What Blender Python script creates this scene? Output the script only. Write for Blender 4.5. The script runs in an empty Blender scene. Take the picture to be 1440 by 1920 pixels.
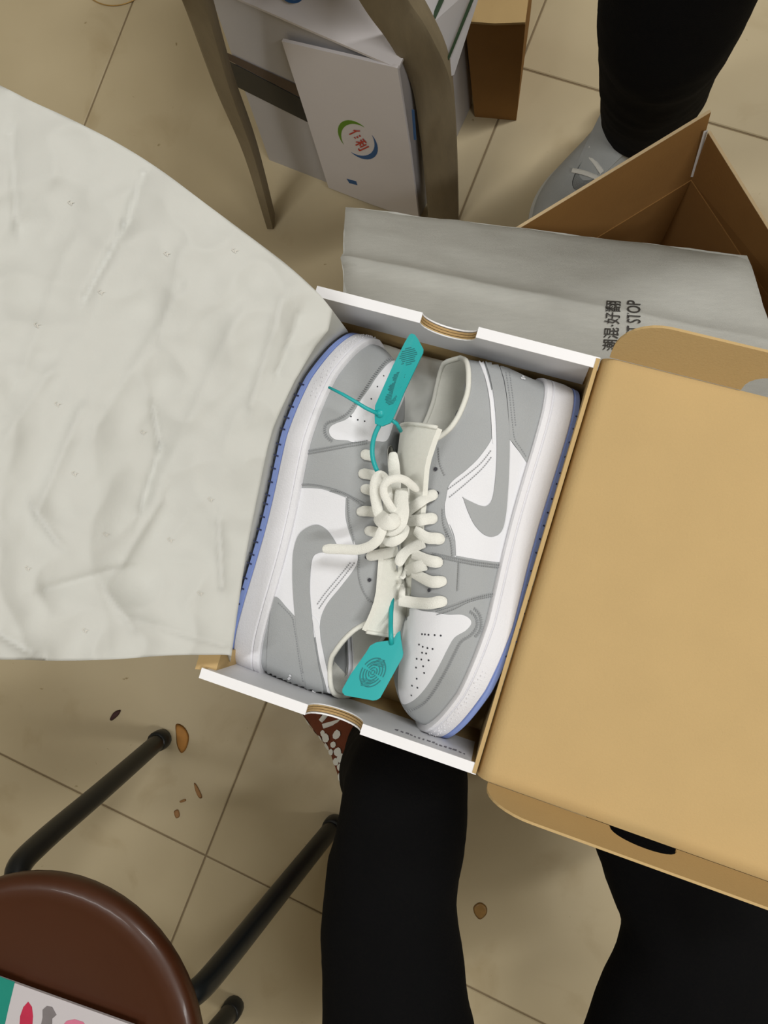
import bpy, bmesh, math, random
import numpy as np
from mathutils import Vector, Matrix, noise
from mathutils.bvhtree import BVHTree
from mathutils.geometry import delaunay_2d_cdt

random.seed(7)
scene = bpy.context.scene
COL = scene.collection

# ------------------------------------------------------------------ camera
H = 1.24                       # lens height above the floor
F, CX, CY = 1500.0, 720.0, 960.0
NX, NY = 958.0, 1040.0         # pixel straight below the lens
_d = np.array([NX - CX, -(NY - CY), -F]); _d /= np.linalg.norm(_d)
_Z = -_d; _Y = np.array([0, 1.0, 0]) - _Z * _Z[1]; _Y /= np.linalg.norm(_Y); _X = np.cross(_Y, _Z)
RC = np.stack([_X, _Y, _Z]); CPOS = np.array([0, 0, H])
cam_data = bpy.data.cameras.new('camera'); cam = bpy.data.objects.new('camera', cam_data); COL.objects.link(cam)
cam_data.sensor_fit = 'VERTICAL'; cam_data.sensor_height = 24.0; cam_data.lens = 24.0 * F / 1920.0
cam_data.clip_start = 0.01
_m = Matrix([list(RC[i]) + [CPOS[i]] for i in range(3)] + [[0, 0, 0, 1]])
cam.matrix_world = _m
scene.camera = cam

# ------------------------------------------------------------------ light
world = bpy.data.worlds.new('world'); scene.world = world; world.use_nodes = True
bg = world.node_tree.nodes['Background']; bg.inputs[0].default_value = (1.0, 0.975, 0.94, 1); bg.inputs[1].default_value = 0.05
def tube_lamp(name, loc, rz, sx, sy, power, col):
    l = bpy.data.lights.new(name, 'AREA'); l.shape = 'RECTANGLE'; l.size = sx; l.size_y = sy; l.energy = power; l.color = col
    o = bpy.data.objects.new(name, l); o.location = loc; o.rotation_euler = (0, 0, rz); COL.objects.link(o)
tube_lamp('ceiling_lamp', (0.95, 0.9, 2.75), math.radians(20), 1.2, 0.18, 34, (1.0, 0.99, 0.965))
tube_lamp('ceiling_lamp', (-1.05, -0.2, 2.75), math.radians(20), 1.2, 0.18, 15, (1.0, 0.99, 0.965))
tube_lamp('ceiling_lamp', (1.3, -0.9, 2.75), math.radians(20), 1.2, 0.18, 27, (1.0, 0.99, 0.965))
vs = scene.view_settings
vs.view_transform = 'Standard'; vs.look = 'None'; vs.gamma = 1.0; vs.use_curve_mapping = False; vs.exposure = 0.0

# ------------------------------------------------------------------ pixel helpers
def ray(px, py):
    v = RC @ np.array([px - CX, -(py - CY), -F]); return Vector(v).normalized()
CV = Vector(CPOS)
def un(px, py, z):
    v = ray(px, py); return CV + v * ((z - H) / v.z)
def on_plane(px, py, p, n):
    v = ray(px, py); return CV + v * ((p - CV).dot(n) / v.dot(n))
def proj(p):
    c = RC.T @ (np.array(p) - CPOS); return (CX - F * c[0] / c[2], CY + F * c[1] / c[2])
def lerp(a, b, t): return a + (b - a) * t

# ------------------------------------------------------------------ materials
def s2l(c): return tuple(((x / 255) / 12.92 if x / 255 <= .04045 else ((x / 255 + .055) / 1.055) ** 2.4) for x in c)
MATS = {}
def mat(name, col, rough=.6, var=.06, scale=40, bump=0.0, bscale=200, spec=.4, trans=0.0, sheen=0.0, metal=0.0, stretch=None, coat=0.0):
    if name in MATS: return MATS[name]
    m = bpy.data.materials.new(name); m.use_nodes = True; nt = m.node_tree; N = nt.nodes; L = nt.links
    b = N['Principled BSDF']; b.inputs['Roughness'].default_value = rough; b.inputs['Specular IOR Level'].default_value = spec
    b.inputs['Metallic'].default_value = metal
    if coat: b.inputs['Coat Weight'].default_value = coat; b.inputs['Coat Roughness'].default_value = .12
    if sheen: b.inputs['Sheen Weight'].default_value = sheen
    c = s2l(col)
    tc = N.new('ShaderNodeTexCoord'); src = tc.outputs['Object']
    if stretch:
        mp = N.new('ShaderNodeMapping'); mp.inputs['Scale'].default_value = stretch; L.new(src, mp.inputs[0]); src = mp.outputs[0]
    nz = N.new('ShaderNodeTexNoise'); nz.inputs['Scale'].default_value = scale; nz.inputs['Detail'].default_value = 4
    L.new(src, nz.inputs['Vector'])
    mx = N.new('ShaderNodeMix'); mx.data_type = 'RGBA'
    mx.inputs[6].default_value = tuple(max(0, x * (1 - var)) for x in c) + (1,); mx.inputs[7].default_value = tuple(min(1, x * (1 + var)) for x in c) + (1,)
    L.new(nz.outputs['Fac'], mx.inputs[0]); L.new(mx.outputs[2], b.inputs['Base Color'])
    if bump:
        n2 = N.new('ShaderNodeTexNoise'); n2.inputs['Scale'].default_value = bscale; n2.inputs['Detail'].default_value = 3; L.new(src, n2.inputs['Vector'])
        bp = N.new('ShaderNodeBump'); bp.inputs['Strength'].default_value = bump; bp.inputs['Distance'].default_value = .001
        L.new(n2.outputs['Fac'], bp.inputs['Height']); L.new(bp.outputs[0], b.inputs['Normal'])
    if trans:
        t = N.new('ShaderNodeBsdfTranslucent'); L.new(mx.outputs[2], t.inputs[0])
        ms = N.new('ShaderNodeMixShader'); ms.inputs[0].default_value = trans
        L.new(b.outputs[0], ms.inputs[1]); L.new(t.outputs[0], ms.inputs[2]); L.new(ms.outputs[0], N['Material Output'].inputs[0])
    MATS[name] = m; return m

M_WHITE = mat('white_leather', (226, 227, 232), .42, .02, 60, .15, 900)
M_GREY = mat('grey_leather', (160, 163, 165), .5, .03, 60, .25, 1100)
M_MID = mat('midsole_rubber', (228, 228, 233), .5, .02, 80, .3, 700)
M_OUT = mat('blue_outsole', (136, 156, 214), .5, .05, 60)
M_GROOVE = mat('groove_dark', (52, 58, 90), .8)
M_LINING = mat('cream_lining', (230, 230, 222), .9, .04, 300, .4, 1800)
M_LACE = mat('lace_cotton', (238, 238, 231), .9, .04, 200, .6, 1500)
M_STITCH = mat('grey_thread', (140, 143, 146), .8)
M_STITCHW = mat('white_thread', (205, 206, 212), .8)
M_HOLE = mat('perforation', (60, 60, 66), .9)
M_TEAL = mat('teal_plastic', (44, 192, 194), .35, .03, 50, 0, 1, .5, trans=.25)
M_TEALD = mat('engraved_teal', (22, 118, 122), .5)
M_KRAFT = mat('kraft_board', (192, 164, 116), .85, .05, 25, .2, 600, .15, stretch=(1, 1, 1))
M_KRAFTD = mat('kraft_edge', (176, 146, 100), .9, .1, 80)
M_BOXW = mat('white_coated_board', (242, 242, 245), .45, .015, 30)
M_BOXIN = mat('grey_white_lining', (224, 225, 229), .5, .03, 30)
M_PRINT = mat('grey_print', (120, 118, 126), .7)
M_TISSUE = mat('tissue_paper', (220, 221, 216), .8, .025, 30, .12, 300, .25, trans=.22)
M_BAG = mat('grey_nonwoven', (186, 186, 180), .95, .08, 60, .5, 700, .1, stretch=(1, 6, 1))
M_INK = mat('dark_ink', (58, 55, 52), .8)
M_CARTON = mat('brown_carton', (150, 112, 66), .9, .06, 30, .2, 300, .1)
M_CARTEDGE = mat('carton_edge', (214, 190, 150), .9, .1, 200)
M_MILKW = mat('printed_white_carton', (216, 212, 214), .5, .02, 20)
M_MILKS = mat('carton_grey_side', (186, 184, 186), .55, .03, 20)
M_TAPE = mat('black_tape', (22, 24, 26), .35, .1, 30)
M_RED = mat('red_ink', (190, 62, 48), .6)
M_GREEN = mat('green_ink', (96, 140, 30), .6)
M_BLUE = mat('blue_ink', (44, 88, 140), .6)
M_DGREEN = mat('dark_green_ink', (40, 62, 40), .6)
M_WOOD = mat('worn_wood', (134, 122, 98), .7, .16, 18, .4, 90, .3, stretch=(6, 6, 1))
M_BLACKCLOTH = mat('black_cloth', (11, 11, 12), .95, .18, 18, .4, 500, .1)
M_NAVY = mat('navy_cloth', (42, 44, 50), .95, .15, 30, .5, 600, .15)
M_METAL = mat('black_enamel_tube', (20, 24, 26), .35, .1, 30, 0, 1, .45)
M_SEAT = mat('brown_lacquer', (70, 36, 17), .42, .12, 9, .05, 60, .4, coat=.15)
M_BROWNSHOE = mat('brown_suede', (112, 58, 34), .9, .2, 60, .5, 500)
M_PALESHOE = mat('pale_mesh', (176, 180, 180), .9, .06, 60, .4, 900)
M_PALESOLE = mat('pale_rubber', (196, 196, 190), .7, .05, 60)
M_PAPER = mat('leaflet_paper', (205, 200, 204), .6, .02, 20)
M_TEALP = mat('leaflet_teal', (22, 140, 124), .6)
M_REDP = mat('leaflet_red', (196, 44, 78), .6, .25, 30)
M_PINKP = mat('leaflet_pink', (214, 120, 150), .6, .2, 30)
M_GREYP = mat('leaflet_grey', (128, 122, 124), .6, .25, 40)

def floor_material():
    m = bpy.data.materials.new('floor_tile'); m.use_nodes = True; nt = m.node_tree; N = nt.nodes; L = nt.links
    b = N['Principled BSDF']; b.inputs['Roughness'].default_value = .42; b.inputs['Specular IOR Level'].default_value = .35
    g = N.new('ShaderNodeNewGeometry')
    def noise_n(sc, det=4, dist=0):
        n = N.new('ShaderNodeTexNoise'); n.inputs['Scale'].default_value = sc; n.inputs['Detail'].default_value = det; n.inputs['Distortion'].default_value = dist
        L.new(g.outputs['Position'], n.inputs['Vector']); return n.outputs['Fac']
    def ramp(fac, a, b_, ca, cb):
        r = N.new('ShaderNodeValToRGB'); r.color_ramp.elements[0].position = a; r.color_ramp.elements[1].position = b_
        r.color_ramp.elements[0].color = ca; r.color_ramp.elements[1].color = cb; L.new(fac, r.inputs[0]); return r.outputs[0]
    base = ramp(noise_n(3.5, 5), .3, .7, s2l((190, 175, 142)) + (1,), s2l((200, 186, 154)) + (1,))
    spots = ramp(noise_n(42, 3, .4), .73, .78, (1, 1, 1, 1), s2l((190, 178, 152)) + (1,))
    smudge = ramp(noise_n(9, 6, .6), .58, .8, (1, 1, 1, 1), s2l((232, 226, 216)) + (1,))
    def mul(a, c):
        x = N.new('ShaderNodeMix'); x.data_type = 'RGBA'; x.blend_type = 'MULTIPLY'; x.inputs[0].default_value = 1
        L.new(a, x.inputs[6]); L.new(c, x.inputs[7]); return x.outputs[2]
    L.new(mul(mul(base, spots), smudge), b.inputs['Base Color'])
    r = N.new('ShaderNodeMapRange'); r.inputs[3].default_value = .35; r.inputs[4].default_value = .55; L.new(noise_n(12), r.inputs[0]); L.new(r.outputs[0], b.inputs['Roughness'])
    return m
M_TILE = floor_material()
M_GROUT = mat('grout', (138, 122, 96), .95, .15, 60)

# ------------------------------------------------------------------ mesh helpers
class MB:
    def __init__(s): s.v = []; s.f = []
    def add(s, vs, fs):
        o = len(s.v); s.v += [Vector(p) for p in vs]; s.f += [tuple(i + o for i in f) for f in fs]; return s
    def hexa(s, b, t):           # four bottom corners, four top corners
        return s.add(list(b) + list(t), [(3, 2, 1, 0), (4, 5, 6, 7), (0, 1, 5, 4), (1, 2, 6, 5), (2, 3, 7, 6), (3, 0, 4, 7)])
    def prism(s, poly, d):       # planar polygon of 3D points, thickness vector d
        n = len(poly); d = Vector(d)
        return s.add(list(poly) + [Vector(p) + d for p in poly], [tuple(range(n - 1, -1, -1)), tuple(range(n, 2 * n))] + [(i, (i + 1) % n, n + (i + 1) % n, n + i) for i in range(n)])
    def tube(s, pts, rad, seg=12, caps=True):
        pts = [Vector(p) for p in pts]; n = len(pts)
        if not hasattr(rad, '__len__'): rad = [rad] * n
        ref = None; rings = []
        for i, p in enumerate(pts):
            t = (pts[min(i + 1, n - 1)] - pts[max(i - 1, 0)]).normalized()
            if ref is None: ref = t.orthogonal().normalized()
            ref = (ref - t * ref.dot(t)).normalized(); b = t.cross(ref)
            r = rad[i]
            rx, ry = r if hasattr(r, '__len__') else (r, r)
            rings.append([p + ref * (rx * math.cos(2 * math.pi * k / seg)) + b * (ry * math.sin(2 * math.pi * k / seg)) for k in range(seg)])
        vs = [q for r in rings for q in r]; fs = []
        for i in range(n - 1):
            for k in range(seg): fs.append((i * seg + k, i * seg + (k + 1) % seg, (i + 1) * seg + (k + 1) % seg, (i + 1) * seg + k))
        if caps: fs += [tuple(range(seg - 1, -1, -1)), tuple(range((n - 1) * seg, n * seg))]
        return s.add(vs, fs)
    def ribbon(s, pts, nrm, w, th, t0=1.0, t1=1.0):    # flat lace: path, normals, width, thickness
        pts = [Vector(p) for p in pts]; n = len(pts); rings = []
        prof = [(-.5, .1), (-.38, .5), (0, .62), (.38, .5), (.5, .1), (.38, -.4), (-.38, -.4)]
        for i, p in enumerate(pts):
            t = (pts[min(i + 1, n - 1)] - pts[max(i - 1, 0)]).normalized()
            k = nrm[i]; side = t.cross(k)
            if side.length < 1e-4: side = t.orthogonal()
            side.normalize(); k = side.cross(t).normalized()
            wi = w * min(1.0, t0 + (1 - t0) * math.sqrt(min(1, i / 5)), t1 + (1 - t1) * math.sqrt(min(1, (n - 1 - i) / 5)))
            rings.append([p + side * (a * wi) + k * (c * th) for a, c in prof])
        m = len(prof); vs = [q for r in rings for q in r]; fs = []
        for i in range(n - 1):
            for k in range(m): fs.append((i * m + k, i * m + (k + 1) % m, (i + 1) * m + (k + 1) % m, (i + 1) * m + k))
        fs += [tuple(range(m - 1, -1, -1)), tuple(range((n - 1) * m, n * m))]
        return s.add(vs, fs)
    def grid(s, rows, closed=False):
        n = len(rows[0]); vs = [p for r in rows for p in r]; fs = []
        for i in range(len(rows) - 1):
            for k in range(n if closed else n - 1): fs.append((i * n + k, i * n + (k + 1) % n, (i + 1) * n + (k + 1) % n, (i + 1) * n + k))
        return s.add(vs, fs)
    def ball(s, c, r, seg=14):
        c = Vector(c); rows = []
        for i in range(1, seg // 2):
            a = math.pi * i / (seg // 2); rows.append([c + Vector((r * math.sin(a) * math.cos(2 * math.pi * k / seg), r * math.sin(a) * math.sin(2 * math.pi * k / seg), r * math.cos(a))) for k in range(seg)])
        o = len(s.v); s.grid(rows, True); e = len(s.v)
        s.v += [c + Vector((0, 0, r)), c - Vector((0, 0, r))]
        for k in range(seg): s.f.append((e, o + (k + 1) % seg, o + k)); s.f.append((e + 1, e - seg + k, e - seg + (k + 1) % seg))
        return s
    def build(s, name, m, parent=None, smooth=False, kind=None, label=None, auto=None):
        me = bpy.data.meshes.new(name); base = Vector((0, 0, 0))
        if parent is not None: base = wloc(parent)
        me.from_pydata([tuple(p - base) for p in s.v], [], s.f); me.update()
        bm = bmesh.new(); bm.from_mesh(me); bmesh.ops.recalc_face_normals(bm, faces=bm.faces); bm.to_mesh(me); bm.free()
        if smooth:
            for p in me.polygons: p.use_smooth = True
            if auto: me.set_sharp_from_angle(angle=math.radians(auto))
        me.materials.append(m)
        o = bpy.data.objects.new(name, me); COL.objects.link(o)
        if parent is not None: o.parent = parent
        if kind: o['kind'] = kind
        if label: o['label'] = label
        return o
    def bvh(s): return BVHTree.FromPolygons([tuple(p) for p in s.v], s.f)
def wloc(o):
    l = Vector(o.location); p = o.parent
    while p is not None: l += Vector(p.location); p = p.parent
    return l
def tag(o, label, cat, group=None):
    o['label'] = label; o['category'] = cat
    if group: o['group'] = group
    return o
def thing(name, label, cat, loc, group=None):
    o = bpy.data.objects.new(name, None); o.empty_display_size = .05; o.location = loc; COL.objects.link(o); return tag(o, label, cat, group)
def cr(pts, n=8, closed=False):        # Catmull-Rom through 2D/3D tuples
    P = [np.array(p, float) for p in pts]; out = []; m = len(P)
    rng = range(m) if closed else range(m - 1)
    for i in rng:
        if closed: a, b, c, d = P[i - 1], P[i], P[(i + 1) % m], P[(i + 2) % m]
        else: a, b, c, d = P[max(i - 1, 0)], P[i], P[i + 1], P[min(i + 2, m - 1)]
        for k in range(n):
            t = k / n; out.append(.5 * ((2 * b) + (-a + c) * t + (2 * a - 5 * b + 4 * c - d) * t * t + (-a + 3 * b - 3 * c + d) * t ** 3))
    if not closed: out.append(P[-1])
    return out
def text_pts(body, size, weight=0.0):
    cu = bpy.data.curves.new('lettering', 'FONT'); cu.body = body; cu.size = size; cu.resolution_u = 3; cu.offset = weight
    o = bpy.data.objects.new('lettering', cu); COL.objects.link(o)
    me = bpy.data.meshes.new_from_object(o.evaluated_get(bpy.context.evaluated_depsgraph_get()))
    vs = [v.co.copy() for v in me.vertices]; fs = [tuple(p.vertices) for p in me.polygons]
    bpy.data.objects.remove(o); bpy.data.curves.remove(cu); bpy.data.meshes.remove(me); return vs, fs

# ------------------------------------------------------------------ floor
ANG = math.radians(-21.5); TS = .672
eB = Vector((math.cos(ANG), math.sin(ANG), 0)); eA = Vector((-math.sin(ANG), math.cos(ANG), 0))
I0 = un(385, 1605, 0)
fl = MB(); fl.hexa([(-3, -3, -.06), (3, -3, -.06), (3, 3, -.06), (-3, 3, -.06)], [(-3, -3, -.0022), (3, -3, -.0022), (3, 3, -.0022), (-3, 3, -.0022)])
floor = fl.build('floor', M_GROUT); floor['kind'] = 'structure'
tb = MB(); j = .0028; w = TS
def sq(a, z): return [(a, a, z), (w - a, a, z), (w - a, w - a, z), (a, w - a, z)]
tb.v = [Vector(p) for p in sq(j / 2, -.02) + sq(j / 2, -.0012) + sq(j / 2 + .0015, 0)]
tb.f = [(8, 9, 10, 11)] + [(a + i, a + (i + 1) % 4, a + 4 + (i + 1) % 4, a + 4 + i) for a in (0, 4) for i in range(4)]
tile0 = tb.build('tile', M_TILE, floor); tile0.rotation_euler = (0, 0, ANG)
first = True
for ia in range(-4, 4):
    for ib in range(-4, 4):
        p = I0 + eB * (ib * TS) + eA * (ia * TS)
        o = tile0 if first else tile0.copy()
        if not first: COL.objects.link(o)
        first = False
        o.location = (p.x, p.y, random.uniform(-.0003, .0003))

M_WALL = mat('painted_wall', (214, 208, 196), .9, .03, 3); M_CEIL = mat('painted_ceiling', (226, 224, 218), .9, .02, 3)
def shell(name, a, b, m):
    (x0, y0, z0), (x1_, y1_, z1_) = a, b
    o = MB().hexa([(x0, y0, z0), (x1_, y0, z0), (x1_, y1_, z0), (x0, y1_, z0)], [(x0, y0, z1_), (x1_, y0, z1_), (x1_, y1_, z1_), (x0, y1_, z1_)]).build(name, m); o['kind'] = 'structure'
shell('wall_left', (-3.1, -3, -.06), (-3, 3, 2.9), M_WALL); shell('wall_right', (3, -3, -.06), (3.1, 3, 2.9), M_WALL)
shell('wall_back', (-3.1, 3, -.06), (3.1, 3.1, 2.9), M_WALL); shell('wall_front', (-3.1, -3.1, -.06), (3.1, -3, 2.9), M_WALL)
shell('ceiling', (-3.1, -3.1, 2.9), (3.1, 3.1, 3.0), M_CEIL)

# ------------------------------------------------------------------ shoebox
RZ = .625; BH = .122
TL, TR, BR, BL = [un(*p, RZ) for p in ((595, 535), (1125, 672), (893, 1452), (373, 1272))]
ex = ((TR - TL) + (BR - BL)).normalized(); ey = ((TL - BL) + (TR - BR)); ey = (ey - ex * ey.dot(ex)).normalized()
BC = (TL + TR + BR + BL) / 4; BW = ((TR - TL).length + (BR - BL).length) / 2; BLn = ((TL - BL).length + (TR - BR).length) / 2
def bx(a, b, z): return BC + ex * a + ey * b + Vector((0, 0, z - RZ))    # box coordinates: a across, b along, z height
hw, hl = BW / 2, BLn / 2; zb0 = RZ - BH
box = thing('shoebox', 'open white and kraft shoebox holding the pair of grey and white sneakers', 'box', bx(0, 0, zb0))
def slab(a0, a1, b0, b1, z0, z1): return MB().hexa([bx(a0, b0, z0), bx(a1, b0, z0), bx(a1, b1, z0), bx(a0, b1, z0)], [bx(a0, b0, z1), bx(a1, b0, z1), bx(a1, b1, z1), bx(a0, b1, z1)])
slab(-hw - .010, hw, -hl, hl, zb0, zb0 + .003).build('box_bottom', M_KRAFT, box)
slab(-hw - .010, -hw - .007, -hl + .001, hl - .001, zb0 + .003, RZ - .035).build('front_wall', M_KRAFT, box)
slab(hw - .003, hw, -hl + .001, hl - .001, zb0 + .003, RZ + .001).build('back_wall', M_KRAFT, box)
def end_wall(b_in, b_out, n0, n1):
    s = 1 if b_out > b_in else -1
    def prof(zlo, zhi, a0=-hw, a1=hw, r=.021):
        na, nb = -hw + BW * n0, -hw + BW * n1; mid = (na + nb) / 2; half = (nb - na) / 2
        arc = [(mid + half * math.cos(t), zhi - r * math.sin(t)) for t in [math.pi * k / 14 for k in range(15)]]
        return [(a0, zlo), (a1, zlo), (a1, zhi)] + arc + [(a0, zhi)]
    d = (b_out - b_in)
    def lay(name, m, f0, f1, zlo, zhi, par, a0=-hw, a1=hw, r=.021):
        p = prof(zlo, zhi, a0, a1, r); bb = b_in + d * f0
        return MB().prism([bx(a, bb, z) for a, z in p], ey * (d * (f1 - f0))).build(name, m, par)
    wl = lay('end_wall', M_BOXW, .86, 1.0, zb0, RZ - .0012, box)
    lay('kraft_liner', M_KRAFTD, .60, .80, zb0 + .003, RZ - .0016, wl, r=.022)
    lay('kraft_liner', M_KRAFTD, .36, .56, zb0 + .003, RZ - .0016, wl, r=.0225)
    lay('kraft_liner', M_KRAFT, .14, .30, zb0 + .003, RZ - .0016, wl, r=.023)
    lay('inner_flap', M_BOXIN, .0, .12, RZ - .064, RZ - .0012, wl, -hw + .004, hw - .006, r=.021)
    na, nb = -hw + BW * n0, -hw + BW * n1
    for a0, a1 in ((-hw, na), (nb, hw)):
        lo, hi = min(b_in, b_out), max(b_in, b_out)
        slab(a0, a1, lo, hi, RZ - .0012, RZ + .0004).build('rolled_rim', M_BOXW, wl)
    return wl
end_wall(hl - .0085, hl, .387, .585)
wb = end_wall(-hl + .0085, -hl, .398, .596)
# faint line of print on the inner flap (too small to read)
pm = MB(); a = -hw + BW * .70
while a < hw - .012:
    ww = random.uniform(.0012, .0035); zz = RZ - .012 - random.uniform(0, .002)
    p = [bx(a, -hl + .0087, zz), bx(a + ww, -hl + .0087, zz), bx(a + ww, -hl + .0087, zz - random.uniform(.002, .005)), bx(a, -hl + .0087, zz - .003)]
    pm.prism(p, ey * .0002); a += ww + random.uniform(.0006, .0022)
pm.build('small_print', M_PRINT, wb, kind='stuff')
# corner tab by the tissue
MB().hexa([bx(-hw - .004, -hl + .004, RZ - .05), bx(-hw + .012, -hl + .004, RZ - .05), bx(-hw + .012, -hl + .022, RZ - .05), bx(-hw - .004, -hl + .022, RZ - .05)],
          [bx(-hw - .006, -hl + .005, RZ - .002), bx(-hw + .010, -hl + .008, RZ - .006), bx(-hw + .010, -hl + .024, RZ - .006), bx(-hw - .006, -hl + .022, RZ - .002)]).build('corner_tab', M_KRAFT, box)
# lid folded open to the right: bend, panel, two side flaps
LB0, LB1 = -hl - .001, hl + .001
rows = []
for t in np.linspace(0, math.pi / 2, 7):
    a = hw + .001 + .012 * (1 - math.cos(t)); z = RZ - .010 + .013 * math.sin(t)
    rows.append([bx(a, LB0, z), bx(a, LB1, z)])
LW = .262; ZL = RZ + .003
rows.append([bx(hw + LW, LB0, ZL + .004), bx(hw + LW, LB1, ZL + .004)])
under = [[p + Vector((0, 0, -.0022)) for p in r] for r in rows]
lid = MB()
lid.grid(rows); lid.grid(under)
n = len(rows)
for r0, r1, k in [(rows[i], rows[i + 1], i) for i in range(n - 1)]:
    for e in (0, 1): lid.add([r0[e], r1[e], under[k + 1][e], under[k][e]], [(0, 1, 2, 3)])
lid.add([rows[-1][0], rows[-1][1], under[-1][1], under[-1][0]], [(0, 1, 2, 3)])
lido = lid.build('lid', M_KRAFT, box, smooth=True, auto=40, label='open lid with bare kraft inside')
def side_flap(b, sgn, lean, n0, n1, hgt, a_start):
    # polygon in (along, up): rounded start corner, half-moon hole at the fold
    P = [(a_start, 0)]
    P += [(n0, 0)] + [((n0 + n1) / 2 - (n1 - n0) / 2 * math.cos(t), .0005 + .017 * math.sin(t) ** .8) for t in [math.pi * k / 14 for k in range(1, 14)]] + [(n1, 0)]
    P += [(LW + hw, 0), (LW + hw, hgt)]
    R = .034
    P += [(a_start + R - R * math.sin(t), hgt * (1 - (1 - math.cos(t)) * .8)) for t in [math.pi / 2 * k / 8 for k in range(0, 9)]]
    pts = [bx(a_, b + sgn * up * lean, ZL + .001 + up) + Vector((0, 0, (a_ - hw) / LW * .004)) for a_, up in P]
    return MB().prism(pts, ey * (sgn * .0018)).build('lid_flap', M_KRAFT, lido)
side_flap(LB0, -1, .12, hw + .101, hw + .149, .040, hw + .010)
side_flap(LB1, 1, .55, hw + .102, hw + .150, .036, hw + .006)

# ------------------------------------------------------------------ sneaker builder
#        base outline (x, y)      top edge (x, y, z)
KEYS = [((.000, .000), (.003, .000, .0985)), ((.006, .023), (.009, .017, .0965)), ((.026, .035), (.022, .0260, .0930)), ((.055, .0385), (.040, .0295, .0905)),
        ((.090, .039), (.066, .028, .0945)), ((.120, .040), (.094, .020, .1120)), ((.150, .0435), (.119, .017, .1085)), ((.180, .049), (.148, .0165, .0990)),
        ((.205, .0525), (.174, .0165, .0880)), ((.230, .0520), (.197, .015, .0810)), ((.255, .0465), (.211, .011, .0765)), ((.279, .034), (.217, .006, .0745)),
        ((.294, .017), (.219, .002, .0740)), ((.298, .000), (.2195, .000, .0740))]
def zmid(x): return float(np.interp(x, [0, .1, .2, .26, .30], [.032, .030, .027, .029, .036]))
def zsole(x): return float(np.interp(x, [-.01, .2, .25, .305], [0, .0, .004, .014]))
_kb = cr([k[0] for k in KEYS], 8); _kt = cr([k[1] for k in KEYS], 8)
def far_side(t):
    k = max(0.0, min(1.0, (.10 - t[0]) / .04)) * min(1.0, t[1] / .012)
    return np.array([t[0], -t[1] * (1 + .55 * k), t[2] + .009 * k])
def ring(seg_half=104):
    idx = [i for i in range(len(_kb))]
    left = [(_kb[i], _kt[i]) for i in idx]
    right = [(np.array([b[0], -b[1]]), far_side(t)) for b, t in left]
    return left + right[-2:0:-1]
RING = ring()
def bez(a, b, c, d, t): return a * (1 - t) ** 3 + b * (3 * t * (1 - t) ** 2) + c * (3 * t * t * (1 - t)) + d * t ** 3
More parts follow.
